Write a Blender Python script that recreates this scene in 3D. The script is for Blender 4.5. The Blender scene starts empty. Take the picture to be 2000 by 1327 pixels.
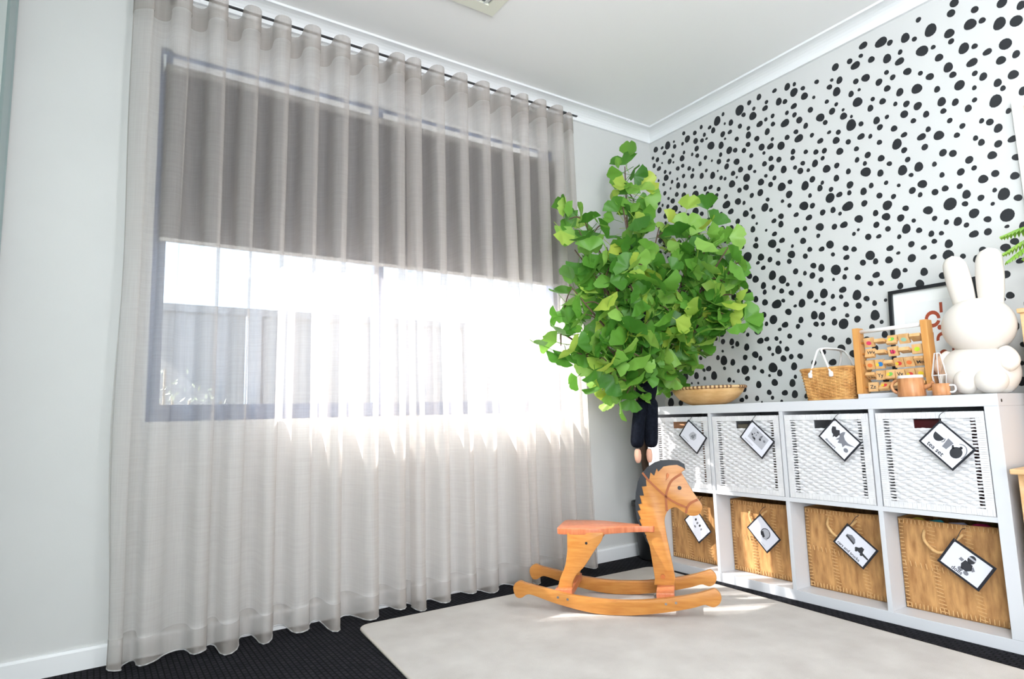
import bpy, bmesh, math, random
from mathutils import Vector, Matrix, noise
rnd = random.Random(7)
SC = bpy.context.scene
COL = SC.collection

# ------------------------------------------------------------------ camera
cam_d = bpy.data.cameras.new('camera')
cam = bpy.data.objects.new('camera', cam_d)
COL.objects.link(cam)
CAM = Vector((-2.6768, -2.4438, 0.7357))
yaw, pit, rol = 0.593643, 0.124382, -0.029323
fwd = Vector((math.sin(yaw) * math.cos(pit), math.cos(yaw) * math.cos(pit), math.sin(pit)))
rt0 = Vector((math.cos(yaw), -math.sin(yaw), 0))
up0 = rt0.cross(fwd)
rt = rt0 * math.cos(rol) + up0 * math.sin(rol)
up = up0 * math.cos(rol) - rt0 * math.sin(rol)
cam.matrix_world = Matrix(((rt.x, up.x, -fwd.x, CAM.x), (rt.y, up.y, -fwd.y, CAM.y), (rt.z, up.z, -fwd.z, CAM.z), (0, 0, 0, 1)))
cam_d.sensor_width = 36
cam_d.lens = 1212.4 * 36 / 2000
cam_d.clip_start = 0.02
SC.camera = cam

# ------------------------------------------------------------------ world, sun, added fill lights, exposure
w = bpy.data.worlds.new('sky')
SC.world = w
w.use_nodes = True
bg = w.node_tree.nodes['Background']
bg.inputs[0].default_value = (0.62, 0.80, 1.0, 1)
bg.inputs[1].default_value = 2.4

def light(name, kind, loc, direction, energy, color, **kw):
    d = bpy.data.lights.new(name, kind)
    d.energy = energy
    d.color = color
    for k, v in kw.items():
        setattr(d, k, v)
    o = bpy.data.objects.new(name, d)
    COL.objects.link(o)
    o.location = loc
    o.rotation_euler = Vector(direction).to_track_quat('-Z', 'Y').to_euler()
    return o

light('sun', 'SUN', (-6, 4, 6), (1.6, -1, -1.45), 44.0, (1.0, 0.97, 0.93), angle=math.radians(0.6))
# added fill light at an invented glass door, unseen behind the camera
light('left_fill_light', 'AREA', (-2.965, -3.28, 1.15), (1, 0.75, 0.0), 56.0, (0.97, 0.98, 1.0), shape='RECTANGLE', size=1.45, size_y=2.1)
# added fill light in an invented globe pendant, unseen behind the camera
light('pendant_fill_light', 'POINT', (-1.75, -2.35, 1.98), (0, 0, -1), 50.0, (0.95, 0.975, 1.0), shadow_soft_size=0.14)
SC.view_settings.view_transform = 'Standard'
SC.view_settings.look = 'None'
SC.view_settings.exposure = 0.14
SC.view_settings.gamma = 1.0
SC.view_settings.use_curve_mapping = False
SC.cycles.transparent_max_bounces = 16
SC.cycles.max_bounces = 6
SC.cycles.diffuse_bounces = 4
SC.cycles.glossy_bounces = 3
SC.cycles.use_adaptive_sampling = True
SC.cycles.adaptive_threshold = 0.05
SC.cycles.sample_clamp_indirect = 6.0

# ------------------------------------------------------------------ materials
MATS = {}
def srgb(c):
    return tuple(((v / 255) / 12.92 if v / 255 <= 0.04045 else ((v / 255 + 0.055) / 1.055) ** 2.4) for v in c) + (1,)

def M(name, col, rough=0.6, col2=None, scale=8.0, stretch=(1, 1, 1), bump=0.0, bscale=None, metal=0.0, spec=0.5, detail=4, pos=(0.35, 0.65), emit=0.0, sheen=0.0, trans=0.0):
    """Principled material; col/col2 in sRGB 0-255, mixed by stretched noise."""
    if name in MATS:
        return MATS[name]
    m = bpy.data.materials.new(name)
    m.use_nodes = True
    nt = m.node_tree
    b = nt.nodes['Principled BSDF']
    b.inputs['Roughness'].default_value = rough
    b.inputs['Metallic'].default_value = metal
    b.inputs['Specular IOR Level'].default_value = spec
    c = srgb(col)
    b.inputs['Base Color'].default_value = c
    if trans:
        b.inputs['Subsurface Weight'].default_value = trans
        b.inputs['Subsurface Radius'].default_value = (0.02, 0.015, 0.01)
    if emit:
        b.inputs['Emission Color'].default_value = c
        b.inputs['Emission Strength'].default_value = emit
    tc = nt.nodes.new('ShaderNodeTexCoord')
    mp = nt.nodes.new('ShaderNodeMapping')
    mp.inputs['Scale'].default_value = stretch
    nt.links.new(tc.outputs['Object'], mp.inputs['Vector'])
    if col2 is not None:
        n = nt.nodes.new('ShaderNodeTexNoise')
        n.inputs['Scale'].default_value = scale
        n.inputs['Detail'].default_value = detail
        nt.links.new(mp.outputs['Vector'], n.inputs['Vector'])
        r = nt.nodes.new('ShaderNodeValToRGB')
        r.color_ramp.elements[0].position, r.color_ramp.elements[1].position = pos
        r.color_ramp.elements[0].color = c
        r.color_ramp.elements[1].color = srgb(col2)
        nt.links.new(n.outputs['Fac'], r.inputs['Fac'])
        nt.links.new(r.outputs['Color'], b.inputs['Base Color'])
    if bump:
        n2 = nt.nodes.new('ShaderNodeTexNoise')
        n2.inputs['Scale'].default_value = bscale or scale * 4
        n2.inputs['Detail'].default_value = 3
        nt.links.new(mp.outputs['Vector'], n2.inputs['Vector'])
        bp = nt.nodes.new('ShaderNodeBump')
        bp.inputs['Strength'].default_value = bump
        bp.inputs['Distance'].default_value = 0.004
        nt.links.new(n2.outputs['Fac'], bp.inputs['Height'])
        nt.links.new(bp.outputs['Normal'], b.inputs['Normal'])
    MATS[name] = m
    return m

def cloth_mat(name, col, opacity, transl, weave=0.0, warm=None):
    """Thin fabric: part of the light passes straight through the weave, the rest is scattered on both sides."""
    m = bpy.data.materials.new(name)
    m.use_nodes = True
    nt = m.node_tree
    nt.nodes.remove(nt.nodes['Principled BSDF'])
    out = nt.nodes['Material Output']
    tr = nt.nodes.new('ShaderNodeBsdfTransparent')
    df = nt.nodes.new('ShaderNodeBsdfDiffuse')
    tl = nt.nodes.new('ShaderNodeBsdfTranslucent')
    c = srgb(col)
    df.inputs['Color'].default_value = c
    tl.inputs['Color'].default_value = c
    mx = nt.nodes.new('ShaderNodeMixShader')
    mx.inputs[0].default_value = transl
    nt.links.new(df.outputs[0], mx.inputs[1])
    nt.links.new(tl.outputs[0], mx.inputs[2])
    mo = nt.nodes.new('ShaderNodeMixShader')
    mo.inputs[0].default_value = opacity
    nt.links.new(tr.outputs[0], mo.inputs[1])
    nt.links.new(mx.outputs[0], mo.inputs[2])
    nt.links.new(mo.outputs[0], out.inputs[0])
    if weave:
        tc = nt.nodes.new('ShaderNodeTexCoord')
        facs = []
        for st in ((260, 260, 6), (6, 6, 260)):
            mp = nt.nodes.new('ShaderNodeMapping')
            mp.inputs['Scale'].default_value = st
            nt.links.new(tc.outputs['Object'], mp.inputs['Vector'])
            n = nt.nodes.new('ShaderNodeTexNoise')
            n.inputs['Scale'].default_value = 1.0
            n.inputs['Detail'].default_value = 2
            nt.links.new(mp.outputs['Vector'], n.inputs['Vector'])
            facs.append(n)
        ad = nt.nodes.new('ShaderNodeMath')
        ad.operation = 'ADD'
        nt.links.new(facs[0].outputs['Fac'], ad.inputs[0])
        nt.links.new(facs[1].outputs['Fac'], ad.inputs[1])
        ma = nt.nodes.new('ShaderNodeMapRange')
        ma.inputs['From Min'].default_value = 0.6
        ma.inputs['From Max'].default_value = 1.4
        ma.inputs['To Min'].default_value = opacity - weave
        ma.inputs['To Max'].default_value = opacity + weave
        nt.links.new(ad.outputs[0], ma.inputs['Value'])
        nt.links.new(ma.outputs[0], mo.inputs[0])
    return m

def glass_mat(name, tint=(1, 1, 1, 1), gloss=0.06):
    m = bpy.data.materials.new(name)
    m.use_nodes = True
    nt = m.node_tree
    nt.nodes.remove(nt.nodes['Principled BSDF'])
    tr = nt.nodes.new('ShaderNodeBsdfTransparent')
    tr.inputs['Color'].default_value = tint
    gl = nt.nodes.new('ShaderNodeBsdfGlossy')
    gl.inputs['Roughness'].default_value = 0.02
    mx = nt.nodes.new('ShaderNodeMixShader')
    mx.inputs[0].default_value = gloss
    nt.links.new(tr.outputs[0], mx.inputs[1])
    nt.links.new(gl.outputs[0], mx.inputs[2])
    nt.links.new(mx.outputs[0], nt.nodes['Material Output'].inputs[0])
    return m

# ------------------------------------------------------------------ object helpers
def tag(o, label=None, cat=None, group=None, kind=None):
    if label: o['label'] = label
    if cat: o['category'] = cat
    if group: o['group'] = group
    if kind: o['kind'] = kind
    return o

def empty(name, loc, label=None, cat=None, group=None, kind=None):
    o = bpy.data.objects.new(name, None)
    COL.objects.link(o)
    o.location = loc
    o.empty_display_size = 0.05
    return tag(o, label, cat, group, kind)

def wloc(p):
    v = Vector((0, 0, 0))
    while p is not None:
        v += p.location
        p = p.parent
    return v

def mk(name, verts, faces, mat, parent=None, smooth=False, mats=None, fm=None):
    """One mesh object from world-space vertices, parented without moving."""
    off = wloc(parent)
    me = bpy.data.meshes.new(name)
    me.from_pydata([tuple(Vector(v) - off) for v in verts], [], faces)
    me.materials.append(mat)
    if smooth:
        me.polygons.foreach_set('use_smooth', [True] * len(me.polygons))
    me.update()
    bm = bmesh.new()
    bm.from_mesh(me)
    bmesh.ops.recalc_face_normals(bm, faces=bm.faces)
    bm.to_mesh(me)
    bm.free()
    o = bpy.data.objects.new(name, me)
    COL.objects.link(o)
    o.parent = parent
    return o

def bevel(o, width, seg=2):
    bm = bmesh.new()
    bm.from_mesh(o.data)
    ed = [e for e in bm.edges if e.is_manifold and e.calc_face_angle(0) > 0.5]
    bmesh.ops.bevel(bm, geom=ed, offset=width, segments=seg, affect='EDGES', profile=0.6, clamp_overlap=True)
    bm.to_mesh(o.data)
    bm.free()
    return o

class MB:
    def __init__(s):
        s.v, s.f = [], []
    def add(s, v, f):
        n = len(s.v)
        s.v += [Vector(p) for p in v]
        s.f += [tuple(i + n for i in q) for q in f]
        return s
    def box(s, x0, x1, y0, y1, z0, z1):
        v = [(x, y, z) for z in (z0, z1) for y in (y0, y1) for x in (x0, x1)]
        return s.add(v, [(0, 2, 3, 1), (4, 5, 7, 6), (0, 1, 5, 4), (2, 6, 7, 3), (0, 4, 6, 2), (1, 3, 7, 5)])
    def obox(s, c, ax, ay, az, hx, hy, hz):
        c, ax, ay, az = Vector(c), Vector(ax), Vector(ay), Vector(az)
        v = [c + ax * hx * i + ay * hy * j + az * hz * k for k in (-1, 1) for j in (-1, 1) for i in (-1, 1)]
        return s.add(v, [(0, 2, 3, 1), (4, 5, 7, 6), (0, 1, 5, 4), (2, 6, 7, 3), (0, 4, 6, 2), (1, 3, 7, 5)])
    def tube(s, pts, r, n=8, closed=False, cap=True):
        pts = [Vector(p) for p in pts]
        rs = r if isinstance(r, (list, tuple)) else [r] * len(pts)
        ring0 = len(s.v)
        prev = None
        m = len(pts)
        for i, p in enumerate(pts):
            a = pts[(i - 1) % m] if (closed or i > 0) else p
            b = pts[(i + 1) % m] if (closed or i < m - 1) else p
            d = (b - a).normalized()
            if prev is None:
                ref = Vector((0, 0, 1)) if abs(d.z) < 0.9 else Vector((1, 0, 0))
                u = d.cross(ref).normalized()
            else:
                u = (prev - d * prev.dot(d)).normalized()
            prev = u
            q = d.cross(u)
            for k in range(n):
                t = 2 * math.pi * k / n
                s.v.append(p + u * math.cos(t) * rs[i] + q * math.sin(t) * rs[i])
        for i in range(m if closed else m - 1):
            for k in range(n):
                a, b = ring0 + i * n + k, ring0 + i * n + (k + 1) % n
                c, d2 = ring0 + ((i + 1) % m) * n + (k + 1) % n, ring0 + ((i + 1) % m) * n + k
                s.f.append((a, b, c, d2))
        if cap and not closed:
            s.f.append(tuple(ring0 + k for k in range(n))[::-1])
            s.f.append(tuple(ring0 + (m - 1) * n + k for k in range(n)))
        return s
    def lathe(s, prof, c, n=32, sx=1.0, sy=1.0):
        r0 = len(s.v)
        for (r, z) in prof:
            for k in range(n):
                t = 2 * math.pi * k / n
                s.v.append(Vector((c[0] + r * sx * math.cos(t), c[1] + r * sy * math.sin(t), c[2] + z)))
        for i in range(len(prof) - 1):
            for k in range(n):
                s.f.append((r0 + i * n + k, r0 + i * n + (k + 1) % n, r0 + (i + 1) * n + (k + 1) % n, r0 + (i + 1) * n + k))
        if prof[0][0] > 1e-6:
            s.f.append(tuple(r0 + k for k in range(n))[::-1])
        if prof[-1][0] > 1e-6:
            s.f.append(tuple(r0 + (len(prof) - 1) * n + k for k in range(n)))
        return s
    def prism(s, poly, fn, t0, t1):
        """poly of 2D points, fn(a, b, t) -> 3D; extruded from t0 to t1."""
        n = len(poly)
        v = [fn(a, b, t0) for a, b in poly] + [fn(a, b, t1) for a, b in poly]
        f = [tuple(range(n))[::-1], tuple(range(n, 2 * n))]
        f += [(i, (i + 1) % n, n + (i + 1) % n, n + i) for i in range(n)]
        return s.add(v, f)
    def build(s, name, mat, parent=None, smooth=False, bev=0, seg=2):
        o = mk(name, s.v, s.f, mat, parent, smooth)
        if bev:
            bevel(o, bev, seg)
        return o

def smooth_by_angle(o, ang=40):
    bm = bmesh.new()
    bm.from_mesh(o.data)
    for e in bm.edges:
        if len(e.link_faces) == 2 and e.calc_face_angle(0) > math.radians(ang):
            e.smooth = False
    for f in bm.faces:
        f.smooth = True
    bm.to_mesh(o.data)
    bm.free()
    return o

def catmull(pts, n=6, closed=False):
    P = [Vector(p) if len(p) == 3 else Vector((p[0], p[1], 0)) for p in pts]
    m = len(P)
    out = []
    for i in range(m if closed else m - 1):
        p0 = P[(i - 1) % m] if closed or i > 0 else P[0]
        p1, p2 = P[i], P[(i + 1) % m]
        p3 = P[(i + 2) % m] if closed or i < m - 2 else P[-1]
        for k in range(n):
            t = k / n
            out.append(0.5 * ((2 * p1) + (p2 - p0) * t + (2 * p0 - 5 * p1 + 4 * p2 - p3) * t * t + (3 * p1 - p0 - 3 * p2 + p3) * t ** 3))
    if not closed:
        out.append(P[-1])
    return out

def cat2(pts, n=5, closed=True):
    return [(p.x, p.y) for p in catmull(pts, n, closed)]

def dup(o, delta, parent=None, label=None):
    c = o.copy()
    COL.objects.link(c)
    if parent is None:
        c.location = o.location + Vector(delta)
    else:
        c.parent = parent
    if label:
        c['label'] = label
    for ch in list(o.children):
        dup(ch, delta, c)
    return c

def text_mesh(body, size, bold=False):
    """Flat lettering as (verts, faces) in the XY plane, starting at the origin."""
    cu = bpy.data.curves.new('lettering', 'FONT')
    cu.body = body
    cu.size = size
    cu.resolution_u = 2
    if bold:
        cu.offset = size * 0.018
    ob = bpy.data.objects.new('lettering', cu)
    COL.objects.link(ob)
    dg = bpy.context.evaluated_depsgraph_get()
    me = bpy.data.meshes.new_from_object(ob.evaluated_get(dg))
    v = [tuple(p.co) for p in me.vertices]
    f = [tuple(p.vertices) for p in me.polygons]
    bpy.data.objects.remove(ob)
    bpy.data.curves.remove(cu)
    bpy.data.meshes.remove(me)
    return v, f

WHITE_WALL = M('wall_paint', (207, 208, 207), 0.75, (204, 205, 204), 3, bump=0.03, bscale=180)
CEIL = M('ceiling_paint', (243, 243, 243), 0.85)
TRIM = M('gloss_trim_paint', (234, 236, 238), 0.45)
SHELFW = M('white_foil_board', (206, 208, 212), 0.35)
PINE = M('lacquered_pine', (198, 137, 68), 0.32, (174, 107, 45), 5, (3, 3, 22), pos=(0.3, 0.8))
BLACKP = M('black_paint', (18, 21, 27), 0.4)

# ================================================================== structure
XL, YF, ZC = -2.98, -4.1, 2.383        # left wall, wall behind the camera, ceiling
WX0, WX1, WZ0, WZ1 = -2.53, -0.735, 0.755, 2.115   # window opening

def carpet_mat():
    m = bpy.data.materials.new('charcoal_carpet')
    m.use_nodes = True
    nt = m.node_tree
    b = nt.nodes['Principled BSDF']
    b.inputs['Roughness'].default_value = 0.95
    b.inputs['Specular IOR Level'].default_value = 0.1
    tc = nt.nodes.new('ShaderNodeTexCoord')
    mp = nt.nodes.new('ShaderNodeMapping')
    mp.inputs['Rotation'].default_value = (0, 0, math.radians(90))
    nt.links.new(tc.outputs['Object'], mp.inputs['Vector'])
    br = nt.nodes.new('ShaderNodeTexBrick')
    br.inputs['Scale'].default_value = 1.0
    br.inputs['Brick Width'].default_value = 0.022
    br.inputs['Row Height'].default_value = 0.016
    br.inputs['Mortar Size'].default_value = 0.0028
    br.inputs['Mortar Smooth'].default_value = 0.6
    br.inputs['Color1'].default_value = srgb((46, 46, 51))
    br.inputs['Color2'].default_value = srgb((37, 37, 42))
    br.inputs['Mortar'].default_value = srgb((22, 22, 25))
    nt.links.new(mp.outputs['Vector'], br.inputs['Vector'])
    nt.links.new(br.outputs['Color'], b.inputs['Base Color'])
    n = nt.nodes.new('ShaderNodeTexNoise')
    n.inputs['Scale'].default_value = 400
    nt.links.new(tc.outputs['Object'], n.inputs['Vector'])
    sub = nt.nodes.new('ShaderNodeMath')
    sub.operation = 'MULTIPLY_ADD'
    sub.inputs[1].default_value = -1.0
    nt.links.new(br.outputs['Fac'], sub.inputs[0])
    nt.links.new(n.outputs['Fac'], sub.inputs[2])
    bp = nt.nodes.new('ShaderNodeBump')
    bp.inputs['Strength'].default_value = 0.8
    bp.inputs['Distance'].default_value = 0.005
    nt.links.new(sub.outputs[0], bp.inputs['Height'])
    nt.links.new(bp.outputs['Normal'], b.inputs['Normal'])
    return m

tag(MB().box(XL - .1, .1, YF - .1, 0.0, -0.08, 0).build('floor', carpet_mat()), 'charcoal textured loop carpet covering the floor', kind='structure')
tag(MB().box(XL - .1, .1, YF - .1, 0.2, ZC, ZC + .08).build('ceiling', CEIL), 'flat white painted ceiling', kind='structure')
tag(MB().box(XL - .1, WX0, 0, .2, -.3, ZC).box(WX1, .1, 0, .2, -.3, ZC).box(WX0, WX1, 0, .2, -.3, WZ0).box(WX0, WX1, 0, .2, WZ1, ZC)
    .build('wall_back', WHITE_WALL), 'white painted window wall behind the curtains', kind='structure')
wall_right = tag(MB().box(0, .1, YF - .1, 0, -.08, ZC).build('wall_right', WHITE_WALL), 'white feature wall covered with black dots', kind='structure')
tag(MB().box(XL - .1, XL, -2.5, 0, -.08, ZC).box(XL - .1, XL, YF - .1, -4.05, -.08, ZC).box(XL - .1, XL, -4.05, -2.5, 2.24, ZC).build('wall_left', WHITE_WALL), 'white wall behind the mirrored wardrobe', kind='structure')
tag(MB().box(XL - .1, .1, YF - .1, YF, -.08, ZC).build('wall_front', WHITE_WALL), 'plain white wall behind the camera', kind='structure')
ALU = M('dark_aluminium', (78, 98, 132), 0.4, metal=0.0)
GLASS = glass_mat('window_glass')
door = empty('added_door_1', (XL - .05, -3.28, 0), kind='structure')  # invented door opening, put in to house the fill light
MB().box(XL - .08, XL - .03, -4.05, -4.0, 0, 2.24).box(XL - .08, XL - .03, -2.55, -2.5, 0, 2.24).box(XL - .08, XL - .03, -4.0, -2.55, 2.19, 2.24).box(XL - .08, XL - .03, -3.3, -3.25, 0, 2.19).build('added_door_frame', ALU, door)

# cornice: cove profile swept along two walls with a mitred corner
prof = [(0, 2.3203), (.014, 2.3203), (.014, 2.327)]
for k in range(7):
    a = math.radians(90 * k / 6)
    prof.append((.014 + .058 * (1 - math.cos(a)), 2.327 + .046 * math.sin(a)))
prof += [(.0823, 2.373), (.0823, ZC), (0, ZC)]
def cornice(name, fa, fb):
    n = len(prof)
    v = [fa(d, z) for d, z in prof] + [fb(d, z) for d, z in prof]
    f = [(i, (i + 1) % n, n + (i + 1) % n, n + i) for i in range(n)] + [tuple(range(n)), tuple(range(n, 2 * n))]
    return mk(name, v, f, TRIM)
tag(cornice('trim_1', lambda d, z: (XL, -d, z), lambda d, z: (-d, -d, z)), 'white cove cornice above the window wall', kind='structure')
tag(cornice('trim_2', lambda d, z: (-d, -d, z), lambda d, z: (-d, YF, z)), 'white cove cornice above the dotted wall', kind='structure')
def skirting(name, poly, fn, t0, t1, label):
    return tag(MB().prism(poly, fn, t0, t1).build(name, TRIM), label, kind='structure')
sp = [(0, 0), (.013, 0), (.013, .056), (.009, .064), (0, .064)]
skirting('baseboard_back', sp, lambda a, b, t: (t, -a, b), XL, -.02, 'white skirting board under the window curtains')
skirting('baseboard_right', sp, lambda a, b, t: (-a, t, b), YF, -1.70, 'white skirting board right of the cube shelf')

# ------------------------------------------------------------------ window
win = empty('window_1', (-1.62, .03, WZ0), kind='structure')
win['label'] = 'wide dark-framed sliding window behind sheer curtains'
MB().box(WX0, WX1, .012, .07, WZ0, .812).box(WX0, WX1, .030, .055, 2.111, WZ1).box(WX0, -2.49, .012, .07, .812, 2.111).box(-.76, WX1, .012, .07, .812, 2.111).build('window_frame', ALU, win)
MB().box(-1.712, -1.670, .016, .06, .812, 2.103).build('mullion', ALU, win)
for a, b, yy in ((-2.49, -1.712, .040), (-1.670, -.76, .046)):
    MB().box(a, b, yy, yy + .004, .812, 2.103).build('pane', GLASS, win)
MB().prism([(.07, WZ0 - .02), (.07, WZ0 + .015), (.24, WZ0 - .02), (.24, WZ0 - .05)], lambda a, b, t: (t, a, b), WX0, WX1).build('window_sill', M('brick_sill', (150, 140, 130), .8), win)

# ------------------------------------------------------------------ roller blind
bl = empty('roller_blind', (-1.645, .0, 1.39), 'grey roller blind half lowered inside the window', 'blind')
BLF = cloth_mat('blind_fabric', (84, 84, 87), 1.0, 0.09)
MB().box(-2.512, -.722, -.006, -.0045, 1.395, 2.03).build('blind_fabric', BLF, bl)
MB().tube([(-2.512, -.012, 2.032), (-.724, -.012, 2.032)], .015, 16).build('blind_roller', M('blind_roll', (152, 150, 147), .8), bl, smooth=True)
MB().box(-2.512, -.722, -.011, .0, 1.386, 1.400).build('bottom_bar', M('blind_bar', (196, 194, 190), .5), bl, bev=.003)
for x in (-2.519, -.718):
    MB().box(x - .004, x + .004, -.034, .012, 2.022, 2.07).build('bracket', M('bracket_white', (215, 225, 230), .3), bl, bev=.002)

# ------------------------------------------------------------------ curtains
CURT = cloth_mat('sheer_fabric', (228, 222, 218), 0.47, 0.55, 0.032)
CURT2 = cloth_mat('sheer_double_fabric', (205, 198, 193), 0.30, 0.45, 0.03)
HEADT = cloth_mat('heading_tape_fabric', (196, 189, 184), 0.50, 0.40, 0.03)
HEMT = M('hem_thread', (200, 200, 202), .8)
ZT = 2.281
def curtain(name, crests, xs, xe, ret_start, ret_end, seed, label):
    r = random.Random(seed)
    N = len(crests)
    A = [r.uniform(.056, .066) for _ in range(N + 1)]
    A2 = [r.uniform(.040, .078) for _ in range(N + 1)]
    dr = [r.uniform(-.030, .030) for _ in range(N + 1)]
    ph = [r.uniform(0, 6.28) for _ in range(N + 2)]
    SPF = 22
    period = (crests[-1] - crests[0]) / (N - 1)
    def lerp(arr, t):
        t = max(0, min(len(arr) - 1.001, t))
        i = int(t)
        f = t - i
        f = f * f * (3 - 2 * f)
        return arr[i] * (1 - f) + arr[min(i + 1, len(arr) - 1)] * f
    us = (crests[0] - xs) / period
    ue = (xe - crests[-1]) / period
    n = int((us + ue + N - 1) * SPF)
    cols = []
    for k in range(n + 1):
        t = -us + (us + ue + N - 1) * k / n     # fold coordinate, integer on a front crest
        cols.append(t)
    def point(t, z):
        g = (1 - z / ZT)                      # 0 at the top, 1 at the floor
        ti = max(0.0, min(N - 1.0, t))
        i = min(int(ti), N - 2)
        fx = crests[i] + (crests[i + 1] - crests[i]) * (ti - i) + (t - ti) * period
        a = lerp(A, ti) * (1 - g) + lerp(A2, ti) * g
        drift = lerp(dr, ti) * min(1, g * 1.3) * max(0, min(1, t, N - 1 - t))
        c = math.cos(2 * math.pi * t)
        # omega-shaped folds near the heading, looser and broader lower down
        x = fx + drift + .0125 * (1 - g * .35) * math.sin(4 * math.pi * t)
        x += g * .008 * math.sin(3.1 * t + ph[0])
        y = -.102 - a * c - g * .012 * math.sin(1.7 * t + ph[1]) - g * .010 * math.sin(2 * math.pi * t * 2 + ph[2] + z)
        y += .004 * math.sin(5 * z + 2.3 * t) * g
        # sides return to the wall
        if ret_start and t < -us + .8:
            f = 1 - (t + us) / .8
            y = y * (1 - f) + (-.02 * (1 - g) - .09 * g) * f
            x += .012 * math.sin(z * 5.0 + 1) * f * g
        if ret_end and t > N - 1 + ue - .8:
            f = 1 - (N - 1 + ue - t) / .8
            y = y * (1 - f) + (-.02 * (1 - g) - .09 * g) * f
        return Vector((x, min(y, -.018), z))
    rows = [ZT * (1 - q / 46) for q in range(47)]
    zb = lambda t: .014 + .008 * math.sin(2.1 * t + ph[3]) + .005 * math.sin(5.3 * t + ph[4])
    def sheet(zs, off=0.0):
        v, f = [], []
        for z in zs:
            for t in cols:
                if callable(z):
                    zz = z(t)
                else:
                    zz = z
                p = point(t, zz)
                if off:
                    q = point(t + .02, zz) - point(t - .02, zz)
                    nn = Vector((q.y, -q.x, 0)).normalized()
                    p = p + nn * off
                v.append(p)
        m = len(cols)
        for a in range(len(zs) - 1):
            for b in range(m - 1):
                f.append((a * m + b, a * m + b + 1, (a + 1) * m + b + 1, (a + 1) * m + b))
        return v, f
    root = empty(name, ((xs + xe) / 2, -.09, .0), label, 'curtain', 'sheer curtain pair at the window')
    zs = [z for z in rows if z > .05] + [zb]
    mk('curtain_fabric', *sheet(zs), CURT, root, True)
    mk('heading_tape', *sheet([ZT, ZT - .03, ZT - .06, ZT - .094], .0016), HEADT, root, True)
    mk('bottom_hem', *sheet([.098, .07, .04, zb], .0016), CURT2, root, True)
    line = MB()
    pts = [point(t, zb(t)) for t in cols]
    line.tube(pts[::2], .0022, 5)
    line.build('hem_cord', HEMT, root, True)
    # doubled side hem along the outer edge
    v, f = [], []
    tt = cols[:6] if ret_start else cols[-6:]
    for z in zs:
        for t in tt:
            zz = z(t) if callable(z) else z
            p = point(t, zz)
            v.append(p + Vector((0, -.002, 0)))
    for a in range(len(zs) - 1):
        for b in range(5):
            f.append((a * 6 + b, a * 6 + b + 1, (a + 1) * 6 + b + 1, (a + 1) * 6 + b))
    mk('side_hem', v, f, CURT2, root, True)
    return root
curtain('sheer_curtain', [-2.592, -2.478, -2.362, -2.245, -2.136, -2.024, -1.903, -1.782, -1.664], -2.635, -1.578, True, False, 11,
        'left sheer grey curtain panel hanging to the carpet')
curtain('sheer_curtain', [-1.589, -1.477, -1.359, -1.236, -1.121, -1.016, -.908, -.801, -.694], -1.617, -.632, False, True, 23,
        'right sheer grey curtain panel next to the tree')
tr = empty('curtain_track', (-1.63, -.095, 2.29), 'slim dark curtain track under the cornice', 'curtain track')
MB().box(-2.63, -.64, -.101, -.089, 2.2880, 2.2925).build('rail', M('track_dark', (58, 60, 64), .4), tr)
for x in (-2.5, -1.65, -.72):
    MB().box(x - .012, x + .012, -.095, .0, 2.2935, 2.2985).build('wall_bracket', M('track_bracket', (120, 122, 126), .4), tr)

# ------------------------------------------------------------------ outside
tag(MB().box(-8, 6, .2, 9, -.35, -.25).build('ground_outside', M('paving', (150, 145, 138), .9, (128, 124, 118), 6)), 'pale paving outside the window', kind='structure')
fence = empty('garden_fence', (-1.5, 2.2, -.25), 'grey steel panel fence seen through the window', 'fence')
FEN = M('fence_steel', (112, 116, 122), .5)
for i in range(5):
    x0 = -5.2 + i * 1.72
    poly = []
    n = 10
    for k in range(n):
        a = x0 + .05 + 1.62 * k / n
        poly += [(a, 2.2), (a + .02, 2.18), (a + .10, 2.18), (a + .12, 2.2)]
    poly += [(x0 + 1.67, 2.2), (x0 + 1.67, 2.206)] + [(x0 + .05, 2.206)]
    MB().prism(poly, lambda a, b, t: (a, b, t), -.2, 1.50).build('fence_panel', FEN, fence)
    MB().box(x0 - .03, x0 + .05, 2.16, 2.23, -.25, 1.55).build('fence_post', FEN, fence)
MB().box(-5.2, 3.4, 2.165, 2.225, 1.50, 1.55).build('top_rail', FEN, fence)
shrub = empty('garden_shrub', (-2.35, 1.0, -.25), 'small fine-leaved silver shrub outside the window', 'shrub')
mb = MB()
r = random.Random(3)
stems = MB()
for k in range(16):
    b0 = Vector((-2.35 + r.uniform(-.1, .1), 1.0 + r.uniform(-.1, .1), -.25))
    tip = Vector((-2.3 + r.uniform(-.35, .35), 1.0 + r.uniform(-.25, .25), r.uniform(.75, 1.18)))
    pts = catmull([b0, (b0 + tip) / 2 + Vector((0, 0, .12)), tip], 6)
    stems.tube(pts, .006, 5)
    for j in range(44):
        p = pts[rnd.randrange(5, len(pts))] + Vector((r.gauss(0, .05), r.gauss(0, .05), r.gauss(0, .05)))
        d = Vector((r.gauss(0, 1), r.gauss(0, 1), r.gauss(0, 1) + .5)).normalized() * .035
        q = d.cross(Vector((r.gauss(0, 1), r.gauss(0, 1), r.gauss(0, 1)))).normalized() * .006
        mb.add([p, p + d * .5 + q, p + d, p + d * .5 - q], [(0, 1, 2, 3)])
stems.build('stems', M('shrub_wood', (90, 80, 66), .8), shrub)
o = mb.build('foliage', M('shrub_leaf', (150, 160, 140), .6), shrub)
o['kind'] = 'stuff'

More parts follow.
